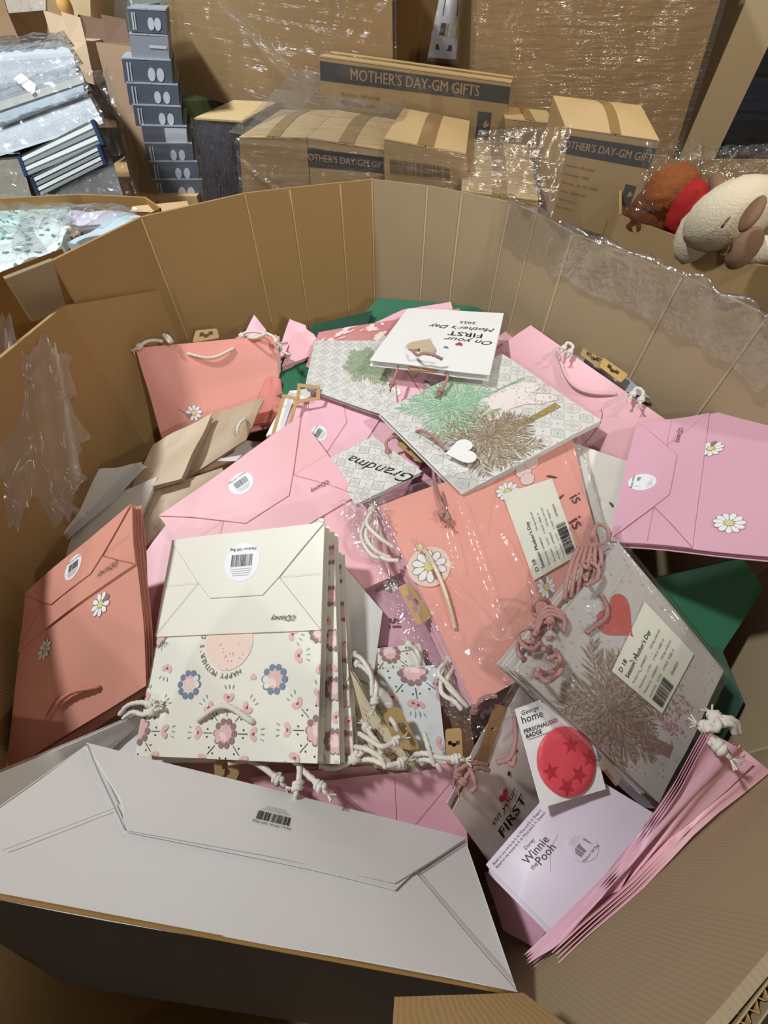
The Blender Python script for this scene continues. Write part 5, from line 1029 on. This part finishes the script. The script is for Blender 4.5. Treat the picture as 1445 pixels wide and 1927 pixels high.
MINT = mat('mint_pack', 'CFEDE4', .35, .4, 60, .2); MINT2 = mat('mint_white_pack', 'E6F2EE', .35, .4, 50, .1); GLEAF = mat('print_leaf_green', '4E9678', .5); PUR = mat('pale_violet_pack', 'C3BCCB', .35, .3, 60)
packs = [([(-60, 480, -.37), (60, 500, -.36), (70, 430, -.355), (-60, 400, -.36)], MINT, 'mint leaf-print pack, leftmost in the second bin'),
         ([(40, 490, -.35), (118, 462, -.345), (135, 400, -.36), (50, 400, -.36)], MINT2, 'white and mint leaf-print pack in middle of second bin'),
         ([(-60, 420, -.365), (130, 440, -.36), (125, 385, -.365), (-60, 380, -.37)], MINT, 'mint leaf-print pack at the back of second bin'),
         ([(0, 512, -.36), (90, 480, -.345), (60, 440, -.35), (-60, 455, -.355)], MINT2, 'pale mint leaf-print pack at the front of second bin'),
         ([(120, 440, -.37), (150, 430, -.36), (265, 405, -.352), (130, 395, -.36)], PUR, 'violet and white pack stretching right in second bin'),
         ([(130, 465, -.35), (150, 462, -.345), (262, 412, -.335), (235, 405, -.345)], mat('pale_blue_pack', 'C2D6DC', .3, .3, 60), 'pale blue pack beside the rim of the big bin'),
         ([(118, 452, -.365), (150, 440, -.36), (150, 425, -.36), (118, 430, -.365)], BROWN, 'brown box corner among mint packs')]
for k, (px, m_, lab) in enumerate(packs):
    S = S4(px, .012, .012, k); P_ = thing('plastic_pack', lab, 'pack', S.pt(.5, .5, -.02)); sheet(S, 'contents', m_, P_, 0, .02); rnd = random.Random(k)
    if 'leaf' in lab:
        A = Art(S, .0012)
        for i in range(26):
            x, y, a = rnd.random() * S.w, rnd.random() * S.h, rnd.random() * 6
            for q_ in range(3): A.poly(petal(x, y, .010, .005, a + q_ * .8), GLEAF)
        A.build(P_)
    film(S, 'film_wrap', film_mat('pack_film', .5, .05, .1, (60, 60, 60), 1, base=.08), P_, 34, 30, h=.010, amp=.009, sc=7, fine=.002, seed=70 + k)
boxm((-1.3, .55, .1), (.68, 0, 0), (0, .62, 0), (0, 0, .85), 'inner_fill', MB, R)
# ---- neighbouring bin at right with plush toys
R = thing('cardboard_bin', 'third cardboard bin behind right rim holding plush toys', 'bin', (1.0, 1.1, 0)); zz = -.335
p = [PZ(1165, 405, zz), PZ(1300, 455, zz), PZ(1378, 488, zz), PZ(1430, 500, zz), PZ(1560, 520, zz)]
for i in range(len(p) - 1):
    a, b = p[i], p[i + 1]; prism([a, b, Vector((b.x, b.y, .1)), Vector((a.x, a.y, .1))], Vector((.004, .006, 0)), 'wall_panel', BOXM, R)
a, b = PZ(1165, 300, zz), PZ(1600, 300, zz); prism([a, b, Vector((b.x, b.y, .1)), Vector((a.x, a.y, .1))], Vector((0, .006, 0)), 'wall_panel', BOXM, R); a2, b2 = p[0], a; prism([a2, b2, Vector((b2.x, b2.y, .1)), Vector((a2.x, a2.y, .1))], Vector((.006, 0, 0)), 'wall_panel', BOXM, R)
a2, b2 = PZ(1560, 520, zz), PZ(1600, 300, zz); prism([a2, b2, Vector((b2.x, b2.y, .1)), Vector((a2.x, a2.y, .1))], Vector((.006, 0, 0)), 'wall_panel', BOXM, R)
boxm((p[0].x + .06, p[0].y + .0, .1), (.36, 0, 0), (0, .28, 0), (0, 0, CAMZ - .50), 'inner_fill', MB, R)
PLC = mat('cream_plush', 'E3D3B6', .95, .9, 260, .08); PLB = mat('brown_plush', '8A4E24', .95, 1.0, 220, .25); HORN = mat('ribbed_horn', '8A6A50', .8, .6, 120); REDC = mat('red_cloth', 'A81E1E', .8, .2)
def axes_of(d, up=Vector((0, 0, 1))): d = d.normalized(); x = up.cross(d).normalized(); return (x, d.cross(x), d)
R = thing('plush_toy', 'cream plush cow with brown snout, ear and horn in right bin', 'plush toy', PZ(1370, 440, -.34)); z = -.30
hd = PZ(1375, 405, -.275); blob(hd, (.062, .05, .075), PLC, 'head', R, rough=.08, axes=axes_of(Vector((.5, -.25, .35)), Vector((0, 1, .2))))
blob(PZ(1405, 395, -.262), (.038, .034, .034), PLC, 'muzzle', R, rough=.06)
blob(PZ(1345, 440, -.325), (.075, .06, .07), PLC, 'body', R, rough=.08)
blob(PZ(1425, 470, -.30), (.05, .022, .022), PLC, 'foot', R, rough=.08); blob(PZ(1400, 468, -.295), (.026, .018, .034), HORN, 'hoof', R)
V, Fc = tube([PZ(1362, 372, -.255), PZ(1352, 352, -.24), PZ(1345, 335, -.235)], .014, 10, False, 6, taper=lambda t: 1 - .25 * t); obj('horn', V, Fc, HORN, R, smooth=True)
blob(PZ(1415, 403, -.235), (.018, .010, .026), HORN, 'snout', R, axes=axes_of(Vector((.3, .4, .8)), Vector((1, 0, 0))))
V, Fc = tube([PZ(1358, 428, -.262), PZ(1364, 420, -.255), PZ(1372, 410, -.255)], .0022, 5, False); obj('eye_line', V, Fc, BRINK, R)
blob(PZ(1350, 395, -.275), (.03, .018, .02), PLC, 'ear', R, rough=.08)
R = thing('plush_toy', 'shaggy brown plush toy with red scarf beside the cream plush', 'plush toy', PZ(1260, 400, -.33))
blob(PZ(1262, 365, -.285), (.055, .05, .05), PLB, 'head', R, (40, 30), .13, 2); blob(PZ(1245, 405, -.33), (.075, .06, .06), mat('brown_plush_dark', '6E3D1C', .95, 1, 220, .25), 'body', R, (40, 30), .12, 5)
blob(PZ(1292, 395, -.30), (.036, .035, .05), REDC, 'scarf', R, (20, 16), .15, 3); blob(PZ(1285, 350, -.27), (.02, .015, .02), PLB, 'ear', R, rough=.2); blob(PZ(1320, 395, -.30), (.012, .012, .055), mat('dark_brown_fur', '4A2A18', .9, .8), 'arm', R, rough=.2)
R = thing('plastic_film', 'billowing clear plastic bag around the plush toys', 'film', PZ(1340, 330, -.26)); film(Surf(PZ(1190, 420, -.34), PZ(1330, 420, -.33), PZ(1300, 300, -.235), PZ(1205, 300, -.25)), 'film_sheet', FILM, R, 40, 40, h=.03, amp=.03, sc=6, fine=.003, seed=90)
film(Surf(PZ(1290, 360, -.30), PZ(1470, 330, -.27), PZ(1460, 280, -.24), PZ(1290, 290, -.24)), 'film_sheet', FILMC, R, 50, 30, h=.02, amp=.03, sc=7, fine=.004, seed=92)
# ---- dark totes right of the post
q = quadY([(1350, 330, 2.5), (1560, 330, 2.5), (1560, 70, 2.5), (1400, 60, 2.5)]); R = thing('wrapped_tote', 'dark blue shrink-wrapped totes stacked beyond the cream post', 'tote', (q[0] + q[1]) / 2)
S = Surf(*q); NV = mat('dark_navy', '0E1320', .3, .1); NB = mat('blue_tote', '1C2A44', .3, .1)
for j in range(4): a_ = [S.pt(0, .25 * j), S.pt(1, .25 * j), S.pt(1, .25 * j + .23), S.pt(0, .25 * j + .23)]; prism(a_, Vector((0, .4, 0)), 'tote', NB if j == 2 else NV, R); sheet(S, 'rim', NB, R, .012, .012, 0, 1, .25 * j + .19, .25 * j + .23, 2, 1)
wrapface(S, R, WRAP, 33, .02, .006, 30, 30)
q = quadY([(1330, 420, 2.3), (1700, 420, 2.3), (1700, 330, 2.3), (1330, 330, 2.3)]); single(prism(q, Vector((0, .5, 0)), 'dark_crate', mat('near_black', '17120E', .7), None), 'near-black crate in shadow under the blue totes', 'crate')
q = quadY([(1100, -40, 3.6), (1700, -40, 3.6), (1700, 60, 3.6), (1100, 60, 3.6)])
